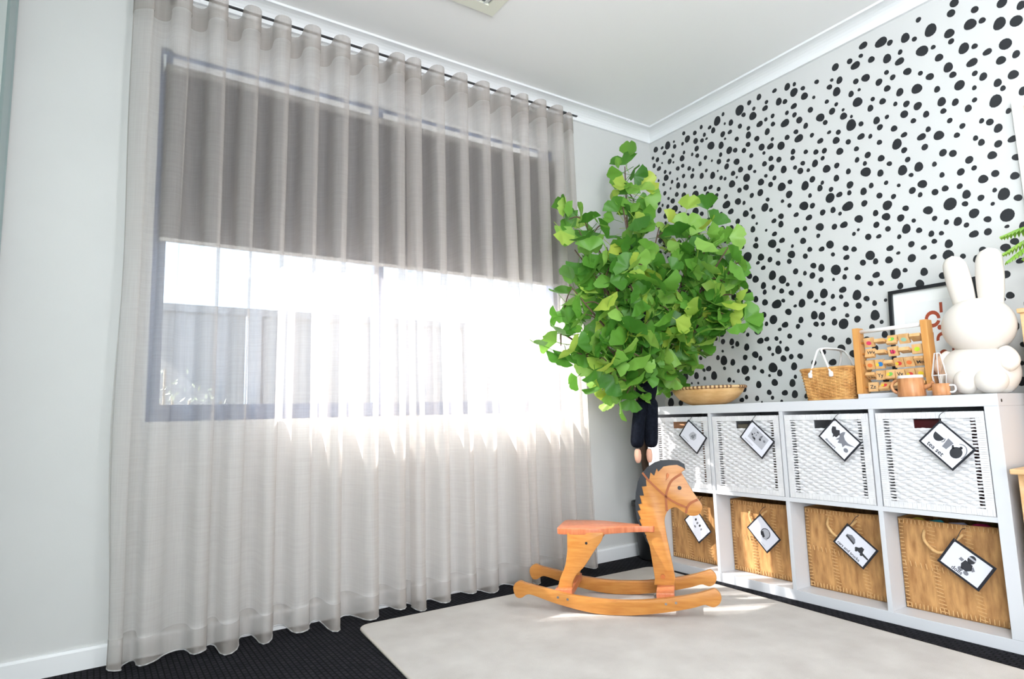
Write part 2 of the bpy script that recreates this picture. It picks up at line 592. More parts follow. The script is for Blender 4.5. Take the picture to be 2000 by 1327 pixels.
# ------------------------------------------------------------------ mirrored wardrobe along the left wall
wd = empty('mirrored_wardrobe_door', (-2.95, -1.3, 0), 'mirrored sliding wardrobe door with pale metal frame at left edge', 'wardrobe')
mir = bpy.data.materials.new('mirror_glass')
mir.use_nodes = True
pb = mir.node_tree.nodes['Principled BSDF']
pb.inputs['Metallic'].default_value = 1
pb.inputs['Roughness'].default_value = 0.03
pb.inputs['Base Color'].default_value = srgb((206, 226, 222))
MB().box(-2.952, -2.944, -2.35, -.185, .03, 2.30).build('mirror', mir, wd)
STL = M('anodised_frame', (150, 168, 168), .35, metal=.4)
MB().prism([(-2.958, -.185), (-2.944, -.185), (-2.940, -.176), (-2.944, -.16), (-2.940, -.05), (-2.936, -.035), (-2.940, -.022), (-2.958, -.022)], lambda a, b, t: (a, b, t), .02, 2.31).build('door_stile', STL, wd, bev=.001)
MB().box(-2.956, -2.938, -2.40, -2.35, .02, 2.31).build('door_stile', STL, wd, bev=.002)
MB().box(-2.962, -2.933, -2.41, -.018, 2.31, 2.34).build('head_track', STL, wd, bev=.002)
MB().box(-2.962, -2.936, -2.41, -.018, .0, .02).build('floor_track', STL, wd, bev=.002)

# ------------------------------------------------------------------ ceiling vent and added fill lamp
ve = empty('ceiling_vent', (-1.57, -.64, ZC), 'cream square air vent with slats on the ceiling', 'air vent')
VENT = M('vent_cream', (226, 226, 212), .6)
vx0, vx1, vy0, vy1 = -1.75, -1.386, -.822, -.458
MB().box(vx0, vx1, vy0, vy0 + .05, ZC - .010, ZC).box(vx0, vx1, vy1 - .05, vy1, ZC - .010, ZC).box(vx0, vx0 + .05, vy0 + .05, vy1 - .05, ZC - .010, ZC).box(vx1 - .05, vx1, vy0 + .05, vy1 - .05, ZC - .010, ZC).build('vent_frame', VENT, ve)
MB().box(vx0 + .05, vx1 - .05, vy0 + .05, vy1 - .05, ZC - .0012, ZC - .0002).build('duct_backing', M('vent_dark', (130, 132, 130), .8), ve)
for k in range(9):
    x = vx0 + .066 + k * .0290
    MB().obox((x, (vy0 + vy1) / 2, ZC - .007), (.93, 0, .37), (0, 1, 0), (-.37, 0, .93), .011, .132, .0012).build('vent_slat', M('vent_slat', (222, 225, 222), .5), ve)
cl = empty('added_pendant', (-1.75, -2.35, ZC), 'added opal globe pendant for fill light behind the camera', 'lamp')  # invented pendant around the added point light, out of view
MB().lathe([(0, 0), (.06, 0), (.06, -.012), (.012, -.02), (0, -.02)], (-1.75, -2.35, ZC), 24).build('ceiling_rose', TRIM, cl, True)
MB().tube([(-1.75, -2.35, ZC - .02), (-1.75, -2.35, 2.13)], .004, 8).build('cord', TRIM, cl)
OPAL = bpy.data.materials.new('opal_glass')
OPAL.use_nodes = True
_nt = OPAL.node_tree
_nt.nodes.remove(_nt.nodes['Principled BSDF'])
_tr, _tl, _mx = _nt.nodes.new('ShaderNodeBsdfTransparent'), _nt.nodes.new('ShaderNodeBsdfTranslucent'), _nt.nodes.new('ShaderNodeMixShader')
_mx.inputs[0].default_value = .12
_nt.links.new(_tr.outputs[0], _mx.inputs[1])
_nt.links.new(_tl.outputs[0], _mx.inputs[2])
_nt.links.new(_mx.outputs[0], _nt.nodes['Material Output'].inputs[0])
MB().lathe([(.15 * math.sin(math.pi * (.06 + .94 * k / 20)), .15 * math.cos(math.pi * (.06 + .94 * k / 20))) for k in range(20)] + [(0, -.15)], (-1.75, -2.35, 1.98), 32).build('glass_globe', OPAL, cl, True)

# ------------------------------------------------------------------ rug
RUG = M('cream_rug', (203, 198, 193), .95, (188, 182, 177), 7, bump=.5, bscale=420, spec=.1, detail=8, pos=(.35, .7))
def round_poly(P, rad, n=6):
    out = []
    m = len(P)
    for i in range(m):
        p0, p1, p2 = Vector(P[i - 1]), Vector(P[i]), Vector(P[(i + 1) % m])
        a, b = p1 + (p0 - p1).normalized() * rad, p1 + (p2 - p1).normalized() * rad
        for k in range(n + 1):
            t = k / n
            q = a * (1 - t) ** 2 + p1 * 2 * t * (1 - t) + b * t * t
            out.append((q.x, q.y))
    return out
rq = round_poly([(-1.852, -.183), (-2.02, -2.30), (-.585, -2.42), (-.425, -.243)], .05)
rug = empty('area_rug', (-1.2, -1.3, 0), 'pale cream low-pile rug lying on the charcoal carpet', 'rug')
MB().prism(rq, lambda a, b, t: (a, b, t), 0, .009).build('pile', RUG, rug, bev=.003)
rim = MB().tube([(a, b, .0045) for a, b in rq], .0052, 6, closed=True)
rim.build('edge_binding', M('rug_binding', (196, 188, 178), .9), rug, True)

# ================================================================== wall dots
DOTS = "46,2271,35 95,2263,20 110,2227,27 137,2261,44 184,2265,15 187,2235,26 170,2187,24 21,2228,21 54,2206,28 144,2162,32 171,2147,14 88,2173,13 257,2285,23 279,2243,39 244,2229,20 250,2175,20 234,2147,35 332,2256,26 334,2209,33 337,2164,31 305,2143,19 338,2123,26 377,2271,22 394,2220,22 406,2193,15 376,2195,25 431,2246,22 452,2221,30 431,2144,45 390,2092,24 430,2060,14 481,2261,47 520,2282,20 526,2227,14 563,2217,31 553,2170,25 509,2176,31 521,2146,14 494,2121,36 487,2072,23 541,2075,38 576,2062,27 530,2024,20 473,2039,30 590,2117,25 614,2176,26 619,2260,52 640,2226,25 626,2041,27 579,1999,35 353,2071,24 26,2179,27 62,2149,30 106,2113,23 142,2094,19 26,2112,23 111,2076,37 53,2079,16 152,2038,21 191,2041,17 90,2043,21 28,2050,39 138,2003,14 194,2002,33 242,1984,27 49,2009,22 94,1989,25 199,2100,27 235,2103,24 278,2072,26 304,2054,19 236,2043,24 295,2022,28 358,2001,31 390,2020,19 428,1979,36 462,1992,12 479,1948,23 503,1935,19 308,1954,21 375,1922,26 410,1920,26 459,1893,25 387,1886,32 443,1864,24 180,1954,28 229,1933,34 253,1907,22 309,1913,43 119,1950,19 148,1926,32 40,1951,36 72,1924,18 110,1905,25 15,1917,18 46,1902,35 158,1875,45 211,1882,21 192,1838,27 91,1855,35 243,1813,28 297,1855,20 335,1854,23 302,1820,41 341,1794,26 404,1823,29 407,1776,19 464,1758,20 382,1747,27 518,1996,31 553,1946,27 573,1918,14 598,1950,31 542,1893,39 583,1846,27 500,1840,26 500,1795,44 569,1791,36 603,1773,20 523,1752,32 608,1715,35 487,1709,26 559,1689,29 465,1678,29 518,1667,29 568,1647,38 622,1848,32 629,1896,42 21,1819,21 96,1778,22 221,1779,34 385,1697,32 411,1659,20 573,1612,17 677,2274,25 733,2278,29 700,2232,20 691,2197,42 771,2234,20 761,2207,29 818,2271,23 835,2207,35 866,2193,25 884,2259,33 920,2255,19 914,2217,40 959,2216,22 963,2175,35 1006,2149,16 1026,2215,22 1094,2190,16 1081,2163,25 1110,2127,38 1063,2102,20 1103,2071,18 1082,2048,30 908,2151,29 871,2134,21 907,2108,24 797,2151,22 760,2149,20 725,2140,33 795,2110,24 857,2088,41 928,2073,32 985,2098,27 1027,2042,39 1047,2010,23 956,2033,26 762,2085,31 703,2073,29 785,2037,19 907,2024,24 861,2015,26 918,1987,40 981,1977,21 1060,1958,18 1017,1935,27 1087,1909,32 725,2020,35 772,2006,33 827,1987,40 884,1935,26 945,1911,22 992,1892,25 1031,1883,25 661,2145,22 658,2110,34 652,2063,27 735,1986,18 1127,2173,30 1100,1942,23 1098,1854,32 665,1999,24 769,1945,27 810,1924,28 879,1906,23 733,1931,27 653,1942,30 677,1912,18 768,1898,32 830,1867,34 735,1869,19 779,1843,23 756,1818,27 706,1847,35 812,1787,42 856,1797,24 698,1796,34 846,1739,35 650,1797,25 734,1749,21 716,1715,41 747,1693,21 810,1717,18 843,1686,22 640,1728,20 649,1688,25 665,1648,14 796,1647,29 758,1635,25 792,1609,30 872,1632,24 926,1863,23 887,1856,21 911,1831,30 949,1821,18 983,1841,32 1033,1797,36 1020,1852,20 1079,1796,25 964,1772,29 927,1754,40 995,1720,28 1008,1741,18 1044,1698,22 1072,1740,28 946,1701,20 913,1662,43 953,1651,26 1036,1661,43 997,1606,27 1044,1603,26 932,1601,29 978,1544,37 1043,1527,26 908,1556,23 868,1558,28 641,1625,30 713,1601,14 1078,1663,26 1115,2241,33 1205,2091,14 1170,2088,26 1226,2236,19 1178,2236,25 1200,2205,37 1240,2276,33 1266,2198,28 1236,2130,35 1195,2134,25 1193,2040,42 1255,2025,19 1242,1990,27 1130,2033,14 1129,2004,32 1162,1988,14 1157,1951,47 1198,1939,22 1286,2086,29 1315,2044,27 1319,2113,20 1340,2081,23 1327,2170,36 1378,2172,20 1372,2134,33 1311,2252,45 1344,2232,24 1402,2221,37 1434,2198,20 1456,2269,21 1493,2203,47 1495,2130,18 1456,2135,44 1396,2078,31 1441,2048,19 1360,2006,31 1422,1991,40 1292,1998,27 1339,1965,18 1379,1947,26 1418,1920,32 1367,1908,31 1261,1927,30 1302,1925,18 1271,1893,25 1324,1865,26 1397,1867,21 1444,1874,25 1472,2018,29 1491,1956,24 1510,2078,30 1553,2155,36 1556,2121,22 1567,2231,30 1581,2265,32 1642,2201,26 1622,2153,42 1660,2147,23 1709,2106,43 1757,2088,40 1724,2178,34 1776,2137,29 1593,2072,39 1627,2062,21 1663,2020,27 1718,2021,41 1613,2004,34 1536,2024,36 1548,1988,25 1565,1937,37 1617,1959,20 1641,1934,28 1610,1905,17 1699,1968,31 1744,1968,26 1728,1898,33 1681,1890,28 1694,1863,19 1668,1826,43 1501,1900,33 1545,1878,26 1606,1859,18 1503,1861,22 1583,1836,26 1520,1815,20 1445,1811,21 1419,1790,30 1478,1772,37 1537,1749,21 1558,1777,21 1619,1771,18 1643,1756,25 1665,1723,30 1701,1773,19 1594,1714,19 1610,1691,24 1659,1666,26 1702,1667,27 1637,1631,30 1705,1598,25 1749,1826,29 1426,1745,25 1358,1824,23 1352,1761,24 1328,1796,41 1361,1718,22 1485,1699,28 1517,1684,27 1566,1640,28 1578,1604,19 1263,1830,22 1230,1870,19 1193,1884,29 1138,1882,24 1169,1838,22 1212,1794,27 1167,1789,22 1197,1762,19 1263,1760,28 1292,1726,21 1254,1699,28 1197,1724,42 1126,1752,24 1338,1681,39 1397,1674,36 1367,1651,18 1452,1665,19 1473,1614,20 1535,1604,27 1601,1553,32 1639,1561,26 1694,1533,28 1403,1601,34 1365,1587,27 1391,1561,19 1443,1555,25 1478,1558,24 1526,1551,21 1544,1513,31 1587,1486,23 1631,1501,16 1656,1478,41 1695,1452,25 1488,1493,47 1412,1491,34 1536,1479,21 1620,1453,14 1658,1399,46 1560,1435,35 1599,1401,24 1506,1419,31 1469,1427,20 1431,1453,20 1334,1523,24 1267,1556,39 1294,1585,21 1272,1651,18 1318,1624,15 1213,1659,22 1180,1644,30 1127,1691,31 1241,1606,25 1178,1592,27 1121,1657,21 1109,1600,45 1219,1537,25 1258,1510,33 1312,1489,29 1358,1465,17 1217,1487,26 1149,1532,35 1085,1524,31 1328,1439,36 1260,1458,23 1373,1421,23 1532,1398,19 1653,1359,14 1595,1355,26 1552,1358,29 1073,1578,17 1414,1396,23 1448,1389,18 1143,1486,13 1698,1350,25 1123,1473,17 1180,1445,27 1222,1436,20 1299,1414,18 1421,1364,20 1468,1342,31 1340,1373,25 1383,1348,20 1260,1376,26 1289,1349,15 1016,1453,36 977,1442,25 1083,1420,26 1117,1407,24 1025,1406,19 1180,1365,40 1082,1379,25 1251,1329,30 1199,1335,24 1148,1341,26 1336,1317,32 1412,1304,22 1462,1300,39 1509,1284,20 1551,1264,27 1572,1293,24 1669,1300,26 1641,1284,31 1677,1228,22 968,1358,33 1031,1335,46 1076,1330,18 1066,1296,22 1121,1283,26 1196,1278,28 1272,1267,41 1307,1274,19 1374,1253,30 1435,1225,26 1629,1188,31 961,1304,25 1017,1295,14 1170,1247,23 1212,1240,23 1283,1214,25 1354,1210,32 1053,1242,30 1110,1208,41 1148,1186,25 968,1241,40 1007,1221,21 1043,1213,20 1222,1167,14 1061,1176,25 1113,1162,27 1178,1162,22 1004,1166,23 962,1197,21 1175,1111,41 1102,1106,29 1061,1128,19 1042,1094,45 1004,1107,28 949,1142,34 951,1106,19 1198,1080,17 1158,1064,24 1205,1027,27 953,1045,25 982,1032,29 1056,1017,28 1023,990,34 940,983,27 1072,961,34 1162,975,27 979,933,32 1250,981,26 1192,843,27 1124,891,22 1116,804,27 1636,1112,26 1614,1102,17 1537,1185,29 1115,936,20 1254,939,21 1133,1011,33 1250,891,15 576,1552,21 755,1571,25 656,1570,23 650,1539,30 739,1527,44 791,1530,28 767,1487,22 840,1490,16 894,1501,30 967,1506,20 922,1454,24 898,1428,25 832,1452,37 818,1422,25 598,1494,51 673,1476,36 654,1452,20 592,1448,25 720,1453,27 761,1426,25 681,1421,24 726,1374,43 776,1343,40 800,1315,20 601,1397,32 634,1374,36 674,1334,32 678,1301,24 728,1314,22 767,1290,26 845,1368,28 889,1350,20 923,1332,29 932,1376,28 861,1304,25 905,1247,37 815,1272,27 588,1310,40 627,1275,30 546,1281,19 503,1309,34 557,1367,32 771,1243,20 736,1232,47 675,1251,32 592,1245,34 542,1239,28 499,1255,21 828,1208,16 862,1215,37 930,1214,19 792,1186,32 915,1151,36 920,1110,25 850,1139,28 833,1112,23 770,1128,31 741,1110,19 712,1161,43 664,1192,28 674,1146,21 617,1197,17 512,1189,41 461,1223,33 412,1225,25 460,1177,28 589,1166,38 624,1123,45 493,1135,28 543,1132,29 566,1107,20 411,1133,37 418,1090,28 471,1082,32 502,1068,27 474,1055,16 412,1041,15 555,1046,33 634,1068,33 669,1072,25 720,1069,22 739,1049,15 788,1072,25 842,1037,29 886,1065,21 725,1014,38 769,1014,25 678,1026,22 694,996,16 600,1004,35 626,983,24 542,996,27 415,992,46 468,978,32 380,1010,25 416,952,19 831,974,27 787,976,25 747,971,31 689,933,48 722,905,31 797,930,34 536,934,45 589,941,24 497,932,19 630,920,23 668,897,15 692,862,34 782,854,34 799,882,18 546,891,27 440,891,25 606,857,33 519,842,34 659,817,26 740,811,29 789,802,34 674,791,19 505,787,25 532,800,21 591,791,25 720,772,16 844,791,22 616,772,11 893,938,26 465,882,14 536,1616,27 536,1488,21 543,1424,22 357,1180,47 376,1110,22 331,1092,41 266,1066,32 341,1050,27 312,1036,27 270,1018,21 180,1051,29 224,1004,35 204,978,24 162,1086,28 286,953,20 317,958,32 160,928,40 234,927,35 287,909,19 348,919,42 101,893,26 31,876,15 54,839,21 45,790,48 115,785,32 200,889,12 243,887,14 144,1128,27 272,1121,26 214,1078,23 155,1354,36 365,1366,31 437,1273,15 257,1386,22 129,1704,22 77,1175,26 65,1312,32 265,1242,32 430,1383,22 248,1292,26 499,1406,18 38,1722,32 41,1452,32 289,1759,26 335,1329,22 466,1490,32 68,1239,26 477,1608,22 109,1469,18 279,1429,22 140,1529,32 199,1342,26 378,1627,22 261,1185,32 333,1516,18 64,1074,44 350,1434,26 111,1745,22 394,1436,18 173,1426,26 65,1684,22 303,1681,44 82,1132,18 42,1584,32 47,1770,32 117,1273,32 160,1486,18 231,1629,32 222,1520,44 94,1343,22 392,1573,18 157,1640,18 217,1583,22 286,1582,44 392,1493,32 52,1400,26 115,1565,18 481,1552,18 437,1539,18 180,1752,22 27,1272,26 267,1507,18 58,1501,18 379,1260,32 247,1682,18 45,1126,22 112,1409,18 353,1555,32 441,1325,22 218,1417,22 246,1332,22 168,1209,44 206,1709,22 30,1651,32 315,1727,18 147,1814,32 172,1605,26 109,1662,32 468,1449,22 230,1218,18 290,1276,22 402,1403,18 183,1279,32 22,1193,26 384,1319,22 186,1392,18 254,1458,18 531,1561,18 298,1341,22 23,1540,18 428,1718,26 134,1606,18 89,1383,18 474,1278,18 310,1216,18 533,1528,18 307,1397,18 328,1281,18 420,1603,32 72,1643,18 296,1469,22 510,1449,26 86,1815,18 184,1678,18 261,1730,26 89,1610,18 512,1369,26 465,1390,18 82,1449,18 202,1464,18 20,1506,18 167,1716,22 26,1320,18 98,1504,26 123,1173,18 1976,930,18 1816,917,60 1935,1064,22 1841,1083,60 1525,959,18 1897,1932,32 1637,808,32 1895,1385,60 1842,1466,18 2078,1073,18 1920,1880,32 1824,2088,26 1924,2167,60 2045,1704,26 1621,1007,60 1719,1153,60 2108,1235,22 1991,989,18 1944,1309,18 2069,1009,44 1788,1754,18 1794,1634,22 2131,1588,60 1912,876,32 1850,1596,18 2106,1514,26 1712,2265,44 2073,1935,26 1824,1369,32 1855,1523,22 1685,961,26 1820,1911,32 1419,881,32 2106,1689,26 2135,961,22 1963,2072,44 2061,2121,26 1957,1513,60 1766,1575,22 1470,1030,18 2005,954,22 1579,865,22 2136,1304,18 2117,1121,60 1792,1845,26 1864,1142,32 2014,2251,18 2027,1451,32 2056,2293,22 2054,1194,44 2125,1362,32 1809,1558,32 1773,1049,26 2015,1917,32 1441,979,60 1853,2126,26 1961,2267,18 1479,818,18 1880,1807,60 2047,1621,32 1858,1990,44 2039,1807,44 2139,808,60 1825,990,44 1829,1422,18 2142,1010,32 1733,821,32 1874,1872,22 2122,2276,22 1575,821,18 2137,1764,18 1836,815,26 2014,2170,32 1728,1400,26 2074,1989,32 2119,2200,26 1800,2298,22 1942,1650,26 2070,2212,32 2009,836,26 2028,1535,32 2001,1156,32 2079,1274,22 1723,997,44 2046,1130,26 1416,1038,32 1925,1442,22 1975,1249,44 2106,925,22 1902,947,18 2122,2136,60 1805,1681,18 1753,897,32 1642,870,18 1994,1679,26 1986,1797,18 1797,2229,60 1830,1274,32 1805,848,32 1918,1711,44 1606,912,18 1894,1240,18 1778,1319,60 1910,2255,32 1939,1141,22 1910,800,26 2111,1792,22 2048,1666,18 2018,899,32 1520,1020,26 2045,808,18 2028,2019,22 1980,1105,26 1408,819,32 1844,2289,22 2136,2045,32 1956,1747,22 2108,1467,18 1782,1489,60 1777,1108,22 1995,1382,44 1981,1996,22 1787,1240,26 1503,901,18 1932,995,26 1989,1635,26 1466,898,22 1900,1623,18 2031,1049,32 2128,1873,32 2008,2215,18 1686,891,44 1922,1194,18 1559,1044,26 1868,862,22 1959,1843,22 1819,2022,18 1907,2012,22 2076,870,32 1965,1907,32 1774,1384,18 2008,1742,26 1751,943,26 1952,1963,26 2149,1189,18 1865,1731,18 1720,1269,26 1837,1190,18 1901,2080,22 2045,1339,44 1872,1331,26 2054,1495,32 1767,1677,22 1876,2206,22 1592,950,26 2067,1762,26 1937,827,18 1691,1080,44 1780,1936,18 2111,1952,22 1551,922,26 1878,2048,22 1889,912,18 1972,811,22 1837,1630,22 1763,2285,22 1477,855,18 1781,968,18 2076,1849,26 2067,2075,18 2110,1178,22 1821,1787,22 1805,1155,26 1950,1596,44 2120,1994,26 1747,1627,22 2126,1062,22 2148,1810,26 1536,851,32 1995,2120,32 2083,2035,22 1981,1045,18 1785,1790,18 2139,1403,22 1683,807,18 1946,1789,22 2091,1329,18 1963,866,32 2048,952,18 1839,1700,22 1860,1026,22 2043,1394,22 2044,1874,18 1782,1426,26 1815,2157,22 2101,1646,18 1887,1484,44 1517,812,18 2137,879,44 1880,1205,18 1865,1662,22 1942,950,26 1893,2297,22 2036,1245,26 1756,1728,22 1839,1228,26 2148,1683,22 1821,1957,22 2149,2240,18 1944,1352,26 1999,2291,22 2067,1571,26 1654,935,18 1904,1552,18 1745,1211,18 1976,1200,18 1963,2222,22 2013,2068,22 2080,1416,22 2022,1101,18 1645,2269,22 1989,1294,18 1912,1282,18 2031,1289,18 1838,1871,18 1730,1046,22 2013,1963,18 1910,1034,18 1858,2249,18 1981,1435,32 1737,1447,22 1999,1857,22 1688,843,18 1553,987,22 1444,794,22 1488,937,22 1768,797,18 1768,1183,22 1729,1551,18 1788,1986,26"
DOTM = M('black_vinyl', (26, 29, 34), .55)
dots = [tuple(int(v) for v in t.split(',')) for t in DOTS.split()]
shapes = []
rd = random.Random(91)
def blob(seed):
    r = random.Random(seed)
    a1, a2, p1, p2 = r.uniform(.02, .13), r.uniform(.0, .05), r.uniform(0, 6.3), r.uniform(0, 6.3)
    n = 14
    return [(math.cos(2 * math.pi * k / n) * (1 + a1 * math.cos(4 * math.pi * k / n + p1) + a2 * math.cos(6 * math.pi * k / n + p2)),
             math.sin(2 * math.pi * k / n) * (1 + a1 * math.cos(4 * math.pi * k / n + p1) + a2 * math.cos(6 * math.pi * k / n + p2))) for k in range(n)]
polys = [blob(s) for s in range(8)]
dmesh = []
for P in polys:
    n = len(P)
    me = bpy.data.meshes.new('dot_decal')
    me.from_pydata([(-.0002, a, b) for a, b in P] + [(-.0008, a * .985, b * .985) for a, b in P], [], [tuple(range(n, 2 * n))] + [(i, (i + 1) % n, n + (i + 1) % n, n + i) for i in range(n)])
    me.materials.append(DOTM)
    dmesh.append(me)
vis = sorted(range(681), key=lambda i: -dots[i][2] / (Vector((0, -dots[i][0] / 1000, dots[i][1] / 1000)) - CAM).length)
big = set(vis[:300])
rest = MB()
for i, (a, b, c) in enumerate(dots):
    y, z, rr = -a / 1000, b / 1000, c / 2000
    k = rd.randrange(8)
    if i in big:
        o = bpy.data.objects.new('dot_decal', dmesh[k])
        COL.objects.link(o)
        o.parent = wall_right
        o.location = (0, y, z)
        o.scale = (1, rr, rr)
    else:
        P = polys[k]
        n = len(P)
        rest.add([(-.0002, y + p * rr, z + q * rr) for p, q in P] + [(-.0008, y + p * rr * .985, z + q * rr * .985) for p, q in P], [tuple(range(n, 2 * n))] + [(i2, (i2 + 1) % n, n + (i2 + 1) % n, n + i2) for i2 in range(n)])
o = rest.build('small_dot_decals', DOTM, wall_right)
o['kind'] = 'stuff'

# ================================================================== cube shelf
T, D, CW = .0385, .0165, .335
KX, KY = -.383, -.2222
KW, KH = 1.465, .765
KB = -.008
shelf = empty('cube_shelf', ((KX + KB) / 2, KY - KW / 2, 0), 'white eight-cube storage shelf against the dotted wall', 'shelf')
MB().box(KX, KB, KY - KW, KY, KH - T, KH).build('top_board', SHELFW, shelf, bev=.0012)
MB().box(KX, KB, KY - KW, KY, 0, T).build('bottom_board', SHELFW, shelf, bev=.0012)
for y in (KY - T, KY - KW):
    MB().box(KX, KB, y, y + T, T, KH - T).build('side_board', SHELFW, shelf, bev=.0012)
MB().box(KX + .002, KB, KY - KW + T, KY - T, T + CW, T + CW + D).build('middle_board', SHELFW, shelf, bev=.0008)
def cy0(i):            # left (corner side) inner face of cell i
    return KY - T - i * (CW + D)
for i in (1, 2, 3):
    y = cy0(i)
    for z0, z1 in ((T, T + CW), (T + CW + D, KH - T)):
        MB().box(KX + .002, KB, y, y + D, z0, z1).build('divider', SHELFW, shelf, bev=.0008)
MB().box(KB - .004, KB, KY - KW + .01, KY - .01, .01, KH - .01).build('back_panel', SHELFW, shelf)
MB().tube([(KX + .028, KY - KW + .002, KH - .022), (KX + .028, KY - KW - .0008, KH - .022)], .005, 12).build('cam_lock', BLACKP, shelf)

# ================================================================== white woven baskets (upper row)
WICK = M('white_wicker', (222, 222, 223), .5, (212, 212, 214), 30)
def woven_front(y0, y1, z0, z1, x, hole):
    """Horizontal ribbons passing over and under upright stakes."""
    mb = MB()
    rows = 27
    ch = (z1 - z0) / rows
    ncol = 13
    st = (y1 - y0) / ncol
    for r_ in range(rows):
        z = z0 + (r_ + .5) * ch
        segs = [(y0, y1)]
        if hole and hole[2] < z < hole[3]:
            segs = [(y0, hole[0]), (hole[1], y1)]
        for a, b in segs:
            n = max(2, int((b - a) / st * 4))
            prev = None
            for k in range(n + 1):
                y = a + (b - a) * k / n
                phz = math.pi * (y - y0) / st + math.pi * (r_ % 2)
                xx = x - .0028 - .0025 * math.sin(phz)
                edge = min(y - y0, y1 - y) / st
                hh = ch * ((.46 if edge > .95 else .27) + .04 * math.sin(phz)) + .0006 * math.sin(r_ * 7.3 + k)
                zz = z + .0006 * math.sin(k * 2.1 + r_)
                ring = [(xx, y, zz - hh), (xx - .0012, y, zz), (xx, y, zz + hh), (xx + .0016, y, zz)]
                i0 = len(mb.v)
                mb.v += [Vector(p) for p in ring]
                if prev is not None:
                    for q in range(4):
                        mb.f.append((prev + q, prev + (q + 1) % 4, i0 + (q + 1) % 4, i0 + q))
                prev = i0
    return mb
def white_basket(i, label):
    ya, yb = cy0(i) - .005, cy0(i) - CW + .005
    z0, z1 = T + CW + D + .001, .712
    xf, xb = KX + .006, KB - .03
    e = empty('white_woven_basket', ((xf + xb) / 2, (ya + yb) / 2, z0), label, 'basket', 'white woven baskets in the upper cubes')
    yc = (ya + yb) / 2
    hole = (yc - .043, yc + .043, z1 - .056, z1 - .022)
    fm = MB()   # plaited border around the front
    bw = .024
    nb = 46
    for a, b, c, d in ((yb, ya, z1 - .021, z1), (yb, ya, z0, z0 + .021)):
        for k in range(nb):
            q0, q1 = a + (b - a) * k / nb, a + (b - a) * (k + .94) / nb
            fm.box(xf - .003 - .0008 * (k % 2), xf + .004, q0, q1, c, d)
    for a, b in ((yb, yb + bw), (ya - bw, ya)):
        for k in range(40):
            q0, q1 = z0 + .021 + (z1 - z0 - .042) * k / 40, z0 + .021 + (z1 - z0 - .042) * (k + .94) / 40
            fm.box(xf - .003 - .0008 * (k % 2), xf + .004, a, b, q0, q1)
    o = fm.build('plaited_border', WICK, e)
    o['kind'] = 'stuff'
    o = woven_front(yb + bw, ya - bw, z0 + .021, z1 - .021, xf + .004, hole).build('woven_front', WICK, e)
    o['kind'] = 'stuff'
    # upright stakes behind the weave; open strips remain beside the border
    stk = MB()
    n = 13
    for k in range(1, n):
        y = yb + bw + (ya - yb - 2 * bw) * k / n
        if hole[0] < y < hole[1]:
            stk.box(xf + .003, xf + .006, y - .010, y + .010, z0 + .02, hole[2])
        else:
            stk.box(xf + .003, xf + .006, y - .0105 if k > 1 else y - .004, y + .0105 if k < n - 1 else y + .004, z0 + .02, z1 - .02)
    stk.build('stakes', WICK, e)
    MB().box(xf + .006, xb, yb, yb + .005, z0, z1).box(xf + .006, xb, ya - .005, ya, z0, z1).box(xb - .005, xb, yb + .005, ya - .005, z0, z1).box(xf + .006, xb - .005, yb + .005, ya - .005, z0, z0 + .005).build('basket_body', WICK, e)
    return e
white_basket(0, 'white woven basket in the upper cube nearest the tree')
white_basket(1, 'white woven basket second from the tree in upper row')
white_basket(2, 'white woven basket holding the dinosaur card')
white_basket(3, 'white woven basket holding the tea set card')
def simple_box(name, x0, x1, y0, y1, z0, z1, mat, label, cat):
    o = MB().box(x0, x1, y0, y1, z0, z1).build(name, mat, bev=.004)
    return tag(o, label, cat)
zf = T + CW + D + .0065
simple_box('storage_box', -.33, -.15, cy0(3) - .24, cy0(3) - .09, zf, zf + .29, M('dark_red_card', (96, 34, 36), .5), 'dark red box seen through tea set basket handle hole', 'box')
simple_box('storage_box', -.33, -.15, cy0(1) - .22, cy0(1) - .10, zf, zf + .28, M('taupe_card', (150, 138, 118), .6), 'taupe patterned box inside second white basket', 'box')
simple_box('storage_box', -.33, -.15, cy0(0) - .25, cy0(0) - .06, zf, zf + .30, M('peach_card', (214, 160, 120), .6), 'peach box inside the white basket nearest the tree', 'box')

